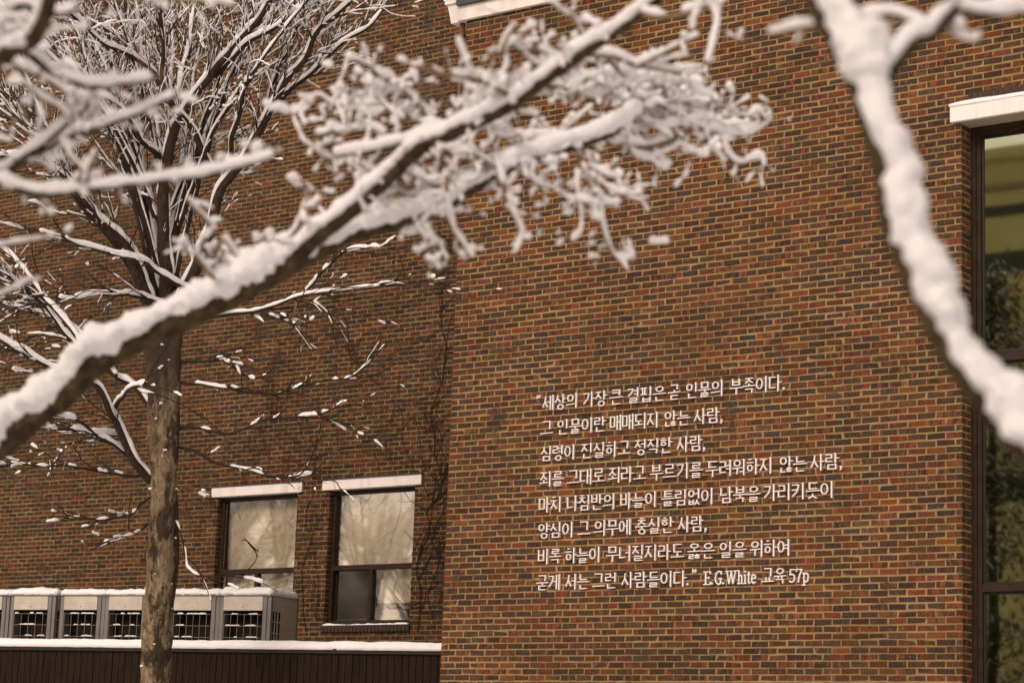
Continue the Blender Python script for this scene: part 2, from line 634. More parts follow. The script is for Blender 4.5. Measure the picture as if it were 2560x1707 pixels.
# left wall with its two windows
LX0 = -15.0
wa = dict(x0=on_y(544.5, 1300, Y_L).x, x1=on_y(741, 1290, Y_L).x)
wa['x0'] = (on_y(542, 1300, Y_L).x + on_y(537, 1400, Y_L).x) / 2
wb = dict(x0=(on_y(821, 1260, Y_L).x + on_y(811, 1540, Y_L).x) / 2, x1=(on_y(1036, 1240, Y_L).x + on_y(1026, 1500, Y_L).x) / 2)
wt = (on_y(544, 1244, Y_L).z + on_y(823, 1228, Y_L).z + on_y(1037, 1214, Y_L).z) / 3
wt = (zat(529, 1243, Y_L) + zat(755, 1230, Y_L) + zat(806, 1226.5, Y_L) + zat(1053, 1213, Y_L)) / 4 + .02
wbot = (on_y(809, 1562, Y_L).z + on_y(1025, 1556, Y_L).z) / 2
wmid = (on_y(818, 1418, Y_L).z + on_y(1028, 1411, Y_L).z) / 2
bricks('wall', (LX0, Y_L, 0), (1, 0, 0), (0, -1, 0), -LX0, 0.0, 16.0, bld, seed=6, dark=.72, mortar='mortar_shaded', joint=.0118,  # darker brick and mortar; the recess shade is put into their colour
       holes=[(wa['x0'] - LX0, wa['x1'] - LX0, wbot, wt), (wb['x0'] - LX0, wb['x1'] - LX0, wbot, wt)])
for w in (wa, wb):
    bricks('window_reveal', (w['x0'], Y_L, 0), (0, 1, 0), (1, 0, 0), .13, wbot, wt, bld, seed=8)

# roof slabs
MB().box(.02, WR + 2.4, .3, Y_L + .6, BLOCK_TOP - .1, BLOCK_TOP + .28).build('roof', M['concrete'], bld)
MB().box(LX0, 0.3, Y_L + .35, Y_L + 8, 15.8, 15.98).build('roof', M['concrete'], bld)
# fascia, flashing, gutter head and downpipe
xg0 = on_y(1124, 40, 0).x; xg1 = on_y(1150, 40, 0).x
z_fb = on_y(1152, 56, 0).z; z_ft = on_y(1152, 21, 0).z
fa = MB().box(xg1 + .004, WR + 2.5, -.05, .28, z_fb, z_ft).build('fascia', M['white_paint'], bld)
MB().box(xg1 + .012, WR + 2.5, -.095, .27, z_ft + .003, z_ft + .035).box(xg1 + .02, WR + 2.5, -.075, .26, z_ft + .038, z_ft + .22).build('flashing', M['flashing'], bld)
zb0 = on_y(1136, 60, 0).z; zb1 = on_y(1136, 16, 0).z
gm = MB()
# tapering hopper with a rim
for (x0, x1, y0, y1, z) in ((xg0 + .045, xg1, -.02, .2, zb0), (xg0 + .012, xg1, -.06, .2, zb1), ):
    for q in ((x0, y0), (x1, y0), (x1, y1), (x0, y1)):
        gm.v.append((q[0], q[1], z))
gm.f = [(3, 2, 1, 0), (4, 5, 6, 7), (0, 1, 5, 4), (1, 2, 6, 5), (2, 3, 7, 6), (3, 0, 4, 7)]; gm.mi = [0] * 6
gm.box(xg0 - .01, xg1 - .001, -.085, .2, zb1 + .001, zb1 + .055)
gut = gm.build('gutter_head', M['white_paint'], bld)
sn = MB(); snow_slab(sn, Vector((xg0, -.07, 0)), Vector((xg1 - xg0 - .01, 0, 0)), Vector((0, .2, 0)), zb1 + .057, .035, 5, 4, 3.1)
sn.build('snow', M['snow'], gut, True)
xp = on_y(1155, 100, .05).x
dp = [Vector((xp, .05, zb0 + .02)), Vector((xp, .05, on_y(1150, 330, 0).z)), Vector((-.005, .06, on_y(1146, 420, 0).z)), Vector((-.005, .06, .2))]
pm = MB().tube(dp, [.031] * 4, 14)
for zc in (zb0 - .16, zb0 - 2.5, zb0 - 4.5, zb0 - 6.5):
    xx = xp if zc > dp[1].z else -.005
    pm.tube([Vector((xx, .055, zc)), Vector((xx, .055, zc + .035))], [.037, .037], 14)
pm.build('downpipe', M['pipe'], bld, True)

# lintels
def lintel(x0, x1, y0, y1, z0, z1, flash):
    mb = MB()
    nx = 14
    mb.box(x0, x1, y0, y1, z0, z1)
    o = mb.build('lintel', [M['white_paint']], bld)
    bv = o.modifiers.new('edge', 'BEVEL'); bv.width = .008; bv.segments = 2
    if flash:
        MB().box(x0 + .003, x1 + .015, y0 - .014, y1 - .002, z1 + .001, z1 + .013).build('drip_flashing', M['flashing'], o)
    else:
        s = MB(); snow_slab(s, Vector((x0, y0, 0)), Vector((x1 - x0, 0, 0)), Vector((0, -y0 - .005, 0)), z1, .035, 40, 3, 5.5, over=.006)
        s.build('snow', M['snow'], o, True)
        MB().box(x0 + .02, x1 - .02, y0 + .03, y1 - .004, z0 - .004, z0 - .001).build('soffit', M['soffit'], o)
    return o


lz1 = (zat(530, 1219, Y_L) + zat(756, 1204, Y_L) + zat(806, 1202.5, Y_L) + zat(1053, 1187, Y_L)) / 4
lz0 = (zat(529, 1243, Y_L) + zat(755, 1230, Y_L) + zat(806, 1226.5, Y_L) + zat(1053, 1213, Y_L)) / 4
lintel(on_y(529, 1230, Y_L - .03).x, on_y(755, 1217, Y_L - .03).x, Y_L - .035, Y_L + .10, lz0, lz1, True)
lintel(on_y(806, 1215, Y_L - .03).x, on_y(1053, 1200, Y_L - .03).x, Y_L - .035, Y_L + .10, lz0, lz1, True)
tz0 = zat(2378, 306, -.06); tz1 = zat(2374, 265, -.06)
lintel(on_y(2374, 285, -.06).x, WR + .15, -.06, .24, tz0, tz1, False)
# soldier course over the tall window
sm = MB()
xx = on_y(2420, 250, 0).x
while xx < WR + .2:
    sm.box(xx + .005, xx + .061, -.004, .05, tz1 + .045, tz1 + .115); xx += .067
sm.build('soldier_course', noisy('dark_header', (.05, .03, .022), (.03, .02, .016), 30), bld)


def sash(mb, x0, x1, z0, z1, y0, y1, w):
    mb.box(x0, x1, y0, y1, z0, z0 + w); mb.box(x0, x1, y0, y1, z1 - w, z1)
    mb.box(x0, x0 + w, y0, y1, z0 + w, z1 - w); mb.box(x1 - w, x1, y0, y1, z0 + w, z1 - w)


def small_window(w, open_left):
    x0, x1 = w['x0'] + .004, w['x1'] - .004
    yf = Y_L + .085
    zb, zt, zm = wbot + .004, lz0 - .003, wmid
    f = MB()
    sash(f, x0, x1, zb, zt, yf, yf + .09, .055)
    f.box(x0 + .055, x1 - .055, yf + .001, yf + .085, zm - .035, zm + .035)
    xm = x0 + (x1 - x0) * .485
    f.box(xm - .028, xm + .028, yf + .004, yf + .08, zb + .055, zm - .035)
    win = f.build('window', M['frame'], bld)
    g = MB().box(x0 + .055, x1 - .055, yf + .045, yf + .049, zm + .035, zt - .055).build('pane', M['glass'], win)
    g2 = MB().box(xm + .028, x1 - .055, yf + .05, yf + .054, zb + .055, zm - .035).build('pane', M['glass'], win)
    g3 = MB().box(x0 + .055, xm - .028, yf + .06, yf + .064, zb + .055, zm - .035).build('pane', M['screened_glass' if open_left else 'glass'], win)
    rail = MB()
    sash(rail, x0 + .056, xm - .029, zb + .056, zm - .036, yf + .066, yf + .085, .035)
    rail.build('sliding_sash', M['ac_side'], win)
    bl = MB().box(x0 + .03, x1 - .03, yf + .16, yf + .165, zm - .03, zt)
    bl.box(xm, x1 - .03, yf + .17, yf + .175, zm - (zm - zb) * (.62 if open_left else 1.0), zm - .03)
    if not open_left:
        bl.box(x0 + .03, xm - .01, yf + .17, yf + .175, zb, zm - .03)
    bl.build('roller_blind', M['blind'], win)
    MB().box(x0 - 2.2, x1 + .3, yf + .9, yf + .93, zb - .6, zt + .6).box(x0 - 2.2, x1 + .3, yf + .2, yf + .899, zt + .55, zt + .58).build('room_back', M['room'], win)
    return win


small_window(wa, False)
small_window(wb, True)
for w in (wa, wb):
    s = MB(); xx = w['x0'] - .03
    while xx < w['x1'] + .0:
        s.box(xx + .005, xx + .061, Y_L - .03, Y_L + .083, wbot - .105, wbot - .012); xx += .067
    si = s.build('sill', noisy('sill_brick', (.06, .032, .02), (.03, .02, .015), 25), bld)
    q = MB(); snow_slab(q, Vector((w['x0'], Y_L - .02, 0)), Vector((w['x1'] - w['x0'] - .02, 0, 0)), Vector((0, .09, 0)), wbot - .012, .02, 40, 3, 2.2, over=0, ragged=.9)
    q.build('snow', M['snow'], si, True)

# tall window
yf = .20
head = win_top - .023
f = MB()
fx0 = jx + .004
zt1 = zat(2540, 886, yf); zt2 = zat(2500, 1468, yf)
sash(f, fx0, WR - .01, .95, head, yf, yf + .10, .05)
sash(f, fx0 + .05, WR - .06, 1.0, head - .05, yf + .02, yf + .11, .045)
f.box(fx0 + .095, WR - .105, yf + .012, yf + .1, zt1 - .045, zt1 + .045)
f.box(fx0 + .095, WR - .105, yf + .012, yf + .1, zt2 - .035, zt2 + .035)
f.box(fx0 + 1.25, fx0 + 1.33, yf + .010, yf + .098, 1.045, head - .095)
tw = f.build('window', M['frame'], bld)
tw['label'] = 'tall dark glazed window with bronze frame'
gk = MB()
for za, zb_ in ((zt1 + .045, head - .095), (zt2 + .035, zt1 - .045), (1.045, zt2 - .035)):
    for xa, xb in ((fx0 + .095, fx0 + 1.25), (fx0 + 1.33, WR - .105)):
        pn = MB().box(xa, xb, yf + .055, yf + .061, za, zb_).build('pane', M['glass_tall'], tw)
        sash(gk, xa + .001, xb - .001, za + .001, zb_ - .001, yf + .045, yf + .054, .022)
gk.build('gasket', M['frame_dark'], tw)
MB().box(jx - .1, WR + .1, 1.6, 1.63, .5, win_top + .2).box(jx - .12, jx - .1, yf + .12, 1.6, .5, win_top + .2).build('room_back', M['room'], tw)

# ------------------------------------------------------------------ raised lettering
SW_V, SW_H, SW_D = .084, .056, .068


def con(c, ctx):
    """strokes of a consonant in the unit box: (kind, points)"""
    diag = ctx == 'side'
    T = {
        'ㄱ': [('h', (0, 1), (1, 1)), ('d', (.95, 1), (.72, .45), (.1, 0))] if diag else [('h', (0, 1), (1, 1)), ('v', (.95, 1), (.9, 0))],
        'ㅋ': [('h', (0, 1), (1, 1)), ('d', (.95, 1), (.72, .4), (.1, 0)), ('h', (0, .52), (.85, .56))] if diag else [('h', (0, 1), (1, 1)), ('v', (.95, 1), (.9, 0)), ('h', (0, .5), (.92, .5))],
        'ㄴ': [('v', (.06, 1), (.06, 0)), ('h', (.06, 0), (1, .06))],
        'ㄷ': [('h', (0, 1), (1, 1)), ('v', (.06, 1), (.06, 0)), ('h', (.06, 0), (1, .03))],
        'ㄹ': [('h', (0, 1), (.95, 1)), ('v', (.93, 1), (.93, .52)), ('h', (.04, .52), (.95, .52)), ('v', (.06, .52), (.06, 0)), ('h', (.06, 0), (1, .03))],
        'ㅁ': [('v', (.06, 1), (.06, 0)), ('v', (.94, 1), (.94, 0)), ('h', (0, 1), (1, 1)), ('h', (0, 0.03), (1, 0.03))],
        'ㅂ': [('v', (.06, 1.05), (.06, 0)), ('v', (.94, 1.05), (.94, 0)), ('h', (0, .55), (1, .55)), ('h', (0, .03), (1, .03))],
        'ㅅ': [('d', (.52, 1.05), (.42, .5), (0, 0)), ('d', (.45, .6), (.72, .25), (1, 0))],
        'ㅇ': [('o', (.5, .5), (.5, .5))],
        'ㅈ': [('h', (.02, 1), (.98, 1)), ('d', (.55, 1), (.42, .5), (0, 0)), ('d', (.45, .55), (.72, .22), (1, 0))],
        'ㅊ': [('h', (.3, 1.12), (.72, 1.12)), ('h', (.02, .78), (.98, .78)), ('d', (.55, .78), (.42, .4), (0, 0)), ('d', (.45, .45), (.72, .2), (1, 0))],
        'ㅌ': [('h', (0, 1), (1, 1)), ('h', (.06, .52), (.95, .52)), ('v', (.06, 1), (.06, 0)), ('h', (.06, 0), (1, .03))],
        'ㅍ': [('h', (0, 1), (1, 1)), ('h', (0, 0), (1, 0)), ('v', (.3, 1), (.34, 0)), ('v', (.72, 1), (.68, 0))],
        'ㅎ': [('h', (.32, 1.08), (.7, 1.08)), ('h', (0, .78), (1, .78)), ('o', (.5, .28), (.40, .30))],
    }
    return T[c]


JC = 'ㄱㄲㄴㄷㄸㄹㅁㅂㅃㅅㅆㅇㅈㅉㅊㅋㅌㅍㅎ'
JV = 'ㅏㅐㅑㅒㅓㅔㅕㅖㅗㅘㅙㅚㅛㅜㅝㅞㅟㅠㅡㅢㅣ'
JF = ' ㄱㄲㄳㄴㄵㄶㄷㄹㄺㄻㄼㄽㄾㄿㅀㅁㅂㅄㅅㅆㅇㅈㅊㅋㅌㅍㅎ'
PAIR = {'ㄶ': 'ㄴㅎ', 'ㅀ': 'ㄹㅎ', 'ㅄ': 'ㅂㅅ'}


def hangul(ch):
    k = ord(ch) - 0xAC00
    c, v, fi = JC[k // 588], JV[k // 28 % 21], JF[k % 28]
    S = []

    def put(strokes, x0, y0, x1, y1):
        for s in strokes:
            if s[0] == 'o':
                (cx, cy), (rx, ry) = s[1], s[2]
                S.append(('o', (x0 + cx * (x1 - x0), y0 + cy * (y1 - y0)), (rx * (x1 - x0), ry * (y1 - y0))))
            else:
                S.append((s[0],) + tuple((x0 + a * (x1 - x0), y0 + b * (y1 - y0)) for a, b in s[1:]))
    F = fi != ' '
    lo = .40 if F else -.02
    if v in 'ㅏㅑㅓㅕㅣㅐㅔ':
        cb = (.06, .50, .52, .93) if F else (.05, .22, .54, .90)
        if v in 'ㅔㅐ':
            cb = (.04, cb[1], .44, cb[3])
        ty = .70 if F else .55
        if v == 'ㅏ':
            S += [('V', (.75, 1.0), (.75, lo)), ('h', (.75, ty), (1.0, ty))]
        elif v == 'ㅑ':
            S += [('V', (.75, 1.0), (.75, lo)), ('h', (.75, ty + .1), (1.0, ty + .1)), ('h', (.75, ty - .1), (1.0, ty - .1))]
        elif v == 'ㅓ':
            S += [('V', (.84, 1.0), (.84, lo)), ('h', (.55, ty), (.84, ty))]
            cb = (cb[0], cb[1], cb[2] - .04, cb[3])
        elif v == 'ㅕ':
            S += [('V', (.84, 1.0), (.84, lo)), ('h', (.55, ty + .1), (.84, ty + .1)), ('h', (.55, ty - .1), (.84, ty - .1))]
            cb = (cb[0], cb[1], cb[2] - .04, cb[3])
        elif v == 'ㅣ':
            S += [('V', (.82, 1.0), (.82, lo))]
        elif v == 'ㅐ':
            S += [('V', (.63, .95), (.63, lo + .05)), ('V', (.90, 1.0), (.90, lo)), ('h', (.63, ty), (.90, ty))]
        elif v == 'ㅔ':
            S += [('V', (.68, .95), (.68, lo + .05)), ('V', (.91, 1.0), (.91, lo)), ('h', (.44, ty), (.68, ty))]
        put(con(c, 'side'), *cb)
        fb = (.22, .02, .84, .30)
    elif v in 'ㅗㅛㅜㅠㅡ':
        yb = .47 if F else (.16 if v in 'ㅗㅛㅡ' else .40)
        ct = .96
        up = v in 'ㅗㅛ'
        cb = (.22, yb + (.21 if up else .14), .80, ct) if F else (.2, yb + (.32 if up else .20 if v in 'ㅜㅠ' else .26), .80, ct)
        S.append(('h', (0.0, yb), (1.0, yb + .02)))
        dn = .13 if F else .42
        if v == 'ㅗ':
            S.append(('v', (.5, yb + (.16 if F else .27)), (.5, yb)))
        if v == 'ㅛ':
            S += [('v', (.36, yb + (.16 if F else .27)), (.36, yb)), ('v', (.64, yb + (.16 if F else .27)), (.64, yb))]
        if v == 'ㅜ':
            S.append(('v', (.52, yb), (.52, yb - dn)))
        if v == 'ㅠ':
            S += [('v', (.36, yb), (.34, yb - dn)), ('v', (.66, yb), (.66, yb - dn))]
        put(con(c, 'top'), *cb)
        fb = (.22, .02, .80, .27)
    else:
        yb = .24 if v in 'ㅢㅚ' else .42
        S.append(('V', (.86, 1.0), (.86, -.02)))
        S.append(('h', (.0, yb), (.72, yb + .05)))
        cb = (.10, yb + .24, .60, .93)
        if v == 'ㅚ':
            S.append(('v', (.36, yb + .22), (.36, yb)))
        if v in 'ㅟㅝ':
            S.append(('v', (.38, yb), (.34, yb - .36)))
            cb = (.10, yb + .15, .60, .95)
        if v == 'ㅝ':
            S.append(('h', (.56, .22), (.86, .22)))
        put(con(c, 'top'), *cb)
        fb = (.22, .02, .80, .27)
    if F:
        if fi in PAIR:
            put(con(PAIR[fi][0], 'top'), .12, fb[1], .46, fb[3])
            put(con(PAIR[fi][1], 'top'), .56, fb[1], .92, fb[3] - .02)
        else:
            if fi == 'ㅇ':
                fb = (.30, -.03, .80, .33)
            put(con(fi, 'top'), *fb)
    return S


LATIN = {
    'E': (.62, [('V', (.2, .80), (.2, .0)), ('h', (.02, .8), (.6, .8)), ('h', (.2, .42), (.48, .42)), ('h', (.02, 0), (.62, 0)), ('t', (.6, .8), (.6, .64)), ('t', (.62, .17), (.62, 0)), ('t', (.48, .5), (.48, .34))]),
    'G': (.66, [('d', (.62, .62), (.56, .76), (.38, .82), (.18, .68), (.1, .4), (.18, .12), (.38, -.02), (.52, .04), (.56, .12)), ('v', (.57, .36), (.57, .0)), ('h', (.4, .36), (.7, .36)), ('t', (.62, .82), (.62, .6))]),
    'W': (.95, [('v', (.12, .8), (.3, 0)), ('t', (.3, 0), (.48, .72)), ('v', (.46, .8), (.64, 0)), ('t', (.64, 0), (.84, .8)), ('h', (0, .8), (.26, .8)), ('h', (.36, .8), (.58, .8)), ('h', (.72, .8), (.94, .8))]),
    'h': (.5, [('v', (.12, .82), (.12, 0)), ('h', (.0, .82), (.12, .82)), ('t', (.12, .42), (.24, .54), (.36, .5)), ('v', (.38, .48), (.38, 0)), ('h', (.02, 0), (.22, 0)), ('h', (.28, 0), (.48, 0))]),
    'i': (.26, [('v', (.12, .54), (.12, 0)), ('v', (.12, .80), (.12, .69)), ('h', (.02, .54), (.12, .54)), ('h', (.02, 0), (.22, 0))]),
    't': (.32, [('v', (.14, .72), (.14, .06)), ('h', (.02, .54), (.28, .54)), ('t', (.14, .06), (.2, 0), (.3, .05))]),
    'e': (.42, [('d', (.08, .3), (.36, .3), (.35, .45), (.22, .55), (.1, .46), (.06, .27), (.1, .08), (.22, -.01), (.37, .08))]),
    '5': (.46, [('h', (.1, .78), (.42, .78)), ('t', (.1, .78), (.08, .44)), ('d', (.08, .44), (.22, .5), (.36, .42), (.4, .24), (.34, .06), (.2, -.01), (.05, .07))]),
    '7': (.44, [('h', (.04, .78), (.42, .78)), ('v', (.42, .78), (.26, .4), (.18, 0)), ('t', (.04, .78), (.04, .64))]),
    'p': (.5, [('v', (.12, .54), (.12, -.2)), ('h', (.0, .54), (.12, .54)), ('h', (.0, -.2), (.24, -.2)), ('d', (.12, .44), (.26, .54), (.40, .46), (.43, .27), (.38, .07), (.25, -.01), (.12, .08))]),
    '.': (.26, [('q', (.08, .0), (.08, .12))]),
    ',': (.26, [('q', (.12, .0), (.12, .12)), ('t', (.15, .03), (.11, -.06), (.05, -.12))]),
    '“': (.34, [('q', (.06, .80), (.06, .90)), ('q', (.22, .80), (.22, .90)), ('t', (.04, .86), (.06, .95), (.11, .99)), ('t', (.20, .86), (.22, .95), (.27, .99))]),
    '”': (.34, [('q', (.08, .88), (.08, .98)), ('q', (.24, .88), (.24, .98)), ('t', (.10, .93), (.09, .85), (.04, .79)), ('t', (.26, .93), (.25, .85), (.20, .79))]),
}
WIDTHS = {'V': SW_V, 'v': SW_V * .88, 'h': SW_H, 'd': SW_D, 't': .062, 'q': .12}


def glyph_mesh(strokes, x, z, sx, sz):
    mb = MB()
    n = 0
    yb = -.004

    def prism(poly):
        nonlocal n
        yfr = -.026 - .0005 * n
        n += 1
        b = len(mb.v); k = len(poly)
        for yy in (yfr, yb):
            for (px, pz) in poly:
                mb.v.append((x + px * sx, yy, z + pz * sz))
        mb.f.append(tuple(b + i for i in range(k))); mb.mi.append(0)
        mb.f.append(tuple(b + k + i for i in reversed(range(k)))); mb.mi.append(0)
        for i in range(k):
            j = (i + 1) % k
            mb.f.append((b + i, b + k + i, b + k + j, b + j)); mb.mi.append(0)
    asp = sz / sx
    for s in strokes:
        if s[0] == 'o':
            (cx, cy), (rx, ry) = s[1], s[2]
            w = SW_H * .5
            K = 18
            for i in range(K):
                a0, a1 = 2 * math.pi * i / K, 2 * math.pi * (i + 1) / K
                q = []
                for aa, sg in ((a0, 1), (a1, 1), (a1, -1), (a0, -1)):
                    # a little heavier at the sides than at top and bottom
                    ww = w * (1.0 + .35 * abs(math.cos(aa)))
                    q.append((cx + (rx - w * asp * .6 + sg * ww * asp) * math.cos(aa), cy + (ry - w * .6 + sg * w) * math.sin(aa)))
                prism(q); n -= 1
            n += 1
            continue
        w = WIDTHS[s[0]]
        pts = s[1:]
        for (a, b) in zip(pts[:-1], pts[1:]):
            A, B = Vector((a[0] / asp, a[1])), Vector((b[0] / asp, b[1]))
            t = (B - A)
            if t.length < 1e-6:
                continue
            t.normalize()
            nn = Vector((-t.y, t.x)) * w / 2
            e = t * (w * .28 if len(pts) > 2 or s[0] in 'h' else 0)
            A2, B2 = A - e, B + e
            q = [A2 - nn, B2 - nn, B2 + nn, A2 + nn]
            prism([(p_.x * asp, p_.y) for p_ in q])
        if s[0] in 'Vv' and pts[0][1] - pts[-1][1] > .35:          # the brush head of an upright
            X, Z_ = pts[0]
            hw = w / 2 * asp
            prism([(X - hw - .05, Z_ - .005), (X - hw + .001, Z_ - .075), (X + hw, Z_ - .01), (X + hw * .2, Z_ + .028)])
    return mb


LINES = [   # rows of words with the columns (full-size picture pixels) between which each is set
    (345, 0, 200, [('“', 110, 142), ('세상의', 153, 398), ('가장', 430, 600), ('큰', 616, 708), ('결핍은', 738, 1006), ('곧', 1022, 1106), ('인물의', 1143, 1406), ('부족이다', 1448, 1806), ('.', 1815, 1845)]),
    (510, 0, 270, [('그', 138, 226), ('인물이란', 252, 592), ('매매되지', 617, 960), ('않는', 993, 1176), ('사람', 1198, 1378), (',', 1382, 1412)]),
    (695, 0, 170, [('심령이', 140, 382), ('진실하고', 418, 762), ('정직한', 788, 1052), ('사람', 1080, 1258), (',', 1262, 1292)]),
    (880, 0, 170, [('죄를', 132, 300), ('그대로', 322, 585), ('죄라고', 606, 870), ('부르기를', 895, 1262), ('두려워하지', 1283, 1748), ('않는', 1790, 1982), ('사람', 2005, 2204), (',', 2208, 2238)]),
    (220, 1, 160, [('마치', 124, 288), ('나침반의', 318, 657), ('바늘이', 688, 947), ('틀림없이', 975, 1340), ('남북을', 1378, 1660), ('가리키듯이', 1680, 2172)]),
    (400, 1, 160, [('양심이', 120, 370), ('그', 396, 484), ('의무에', 507, 767), ('충실한', 793, 1062), ('사람', 1088, 1266), (',', 1272, 1302)]),
    (577, 1, 160, [('비록', 118, 282), ('하늘이', 308, 557), ('무너질지라도', 592, 1132), ('옳은', 1155, 1346), ('일을', 1375, 1562), ('위하여', 1590, 1870)]),
    (757, 1, 160, [('굳게', 108, 277), ('서는', 310, 475), ('그런', 497, 669), ('사람들이다', 697, 1148), ('.', 1150, 1180), ('”', 1185, 1222), ('E.G.White', 1265, 1632), ('교육', 1670, 1837), ('57p', 1858, 2002)]),
]
quote = thing('wall_lettering', 'white raised letters in eight rows quoting a text on the brown brick wall', 'lettering', (2.5, -.01, 5))
KS = 850 / 2352.0
ROW_Z = [zat(1300 + xr * KS, (900 if blk == 0 else 1200) + yy * KS, -.03) for yy, blk, xr, ws in LINES]
# an even line spacing through the measured rows
_n = len(ROW_Z); _m = (_n - 1) / 2
_sl = sum((i - _m) * (z - sum(ROW_Z) / _n) for i, z in enumerate(ROW_Z)) / sum((i - _m) ** 2 for i in range(_n))
ROW_Z = [sum(ROW_Z) / _n + _sl * (i - _m) for i in range(_n)]
EM = .158
for (yy, blk, xr, words), rz in zip(LINES, ROW_Z):
    row = None
    y_off = 900 if blk == 0 else 1200
    for word, xa, xb in words:
        def wx(xz):
            # where that column meets the row on the wall
            px = 1300 + xz * KS
            lo, hi = 300, 1700
            for _ in range(30):
                mid = (lo + hi) / 2
                if zat(px, mid, -.03) > rz + EM / 2:
                    lo = mid
                else:
                    hi = mid
            return on_y(px, lo, -.03).x
        x0, x1 = wx(xa), wx(xb)
        adv = [1.0 if ord(ch) > 0xABFF else LATIN[ch][0] for ch in word]
        tot = sum(adv)
        unit = (x1 - x0) / tot
        cx = x0
        if word in ('.', ',', '“', '”'):
            unit = .18 if word in '“”' else .135
        for ch, ad in zip(word, adv):
            if ord(ch) > 0xABFF:
                mb = glyph_mesh(hangul(ch), cx + unit * .02, rz, unit * .96, EM)
            else:
                mb = glyph_mesh(LATIN[ch][1], cx, rz + .012, unit * .95 if len(word) > 1 else unit, EM)
            if row is None:
                row = bpy.data.objects.new('text_row', None)
                C.objects.link(row); row.parent = quote
                row.matrix_parent_inverse = Matrix.Translation(-quote.location)
                row.location = (x0, -.01, rz)
            o = mb.build('letter', M['letter'])
            o.parent = row
            o.matrix_parent_inverse = Matrix.Translation(-row.location)
            cx += unit * ad

# ------------------------------------------------------------------ fence, air conditioners, wall lamp
fence = thing('board_fence', 'dark brown vertical board fence with a thick strip of snow along its top', 'fence', (FP.x, FP.y, TERR))
bm_ = MB()
d = 0.0
R2 = random.Random(5)
while d < 13.5:
    w = .092
    o = FP - E_ * (d + w) + G_ * R2.uniform(-.002, .002)
    bm_.quad_box(Vector((o.x, o.y, TERR - .0)), E_ * (w - .008), G_ * .022, ZUP * (FENCE_TOP - TERR - .16))
    d += w
o = FP - E_ * 13.5 + G_ * .03
bm_.quad_box(Vector((o.x, o.y, TERR)), E_ * 13.45, G_ * .01, ZUP * (FENCE_TOP - TERR - .17))
bm_.build('boards', M['fence'], fence)
o = FP - E_ * 13.5 - G_ * .03
zc = FENCE_TOP - .155
MB().quad_box(Vector((o.x, o.y, zc)), E_ * 13.48, G_ * .11, ZUP * .055).build('cap_rail', M['rail'], fence)
sn = MB(); snow_slab(sn, Vector((o.x, o.y, 0)), E_ * 13.46, G_ * .11, zc + .056, .088, 300, 5, 8.3, over=.012, ragged=.13)
sn.build('snow', M['snow'], fence, True)

AP = FP + G_ * 1.0                           # the fronts of the units stand on this line


def ac_pt(px, py):
    return on_plane(px, py, AP, G_)


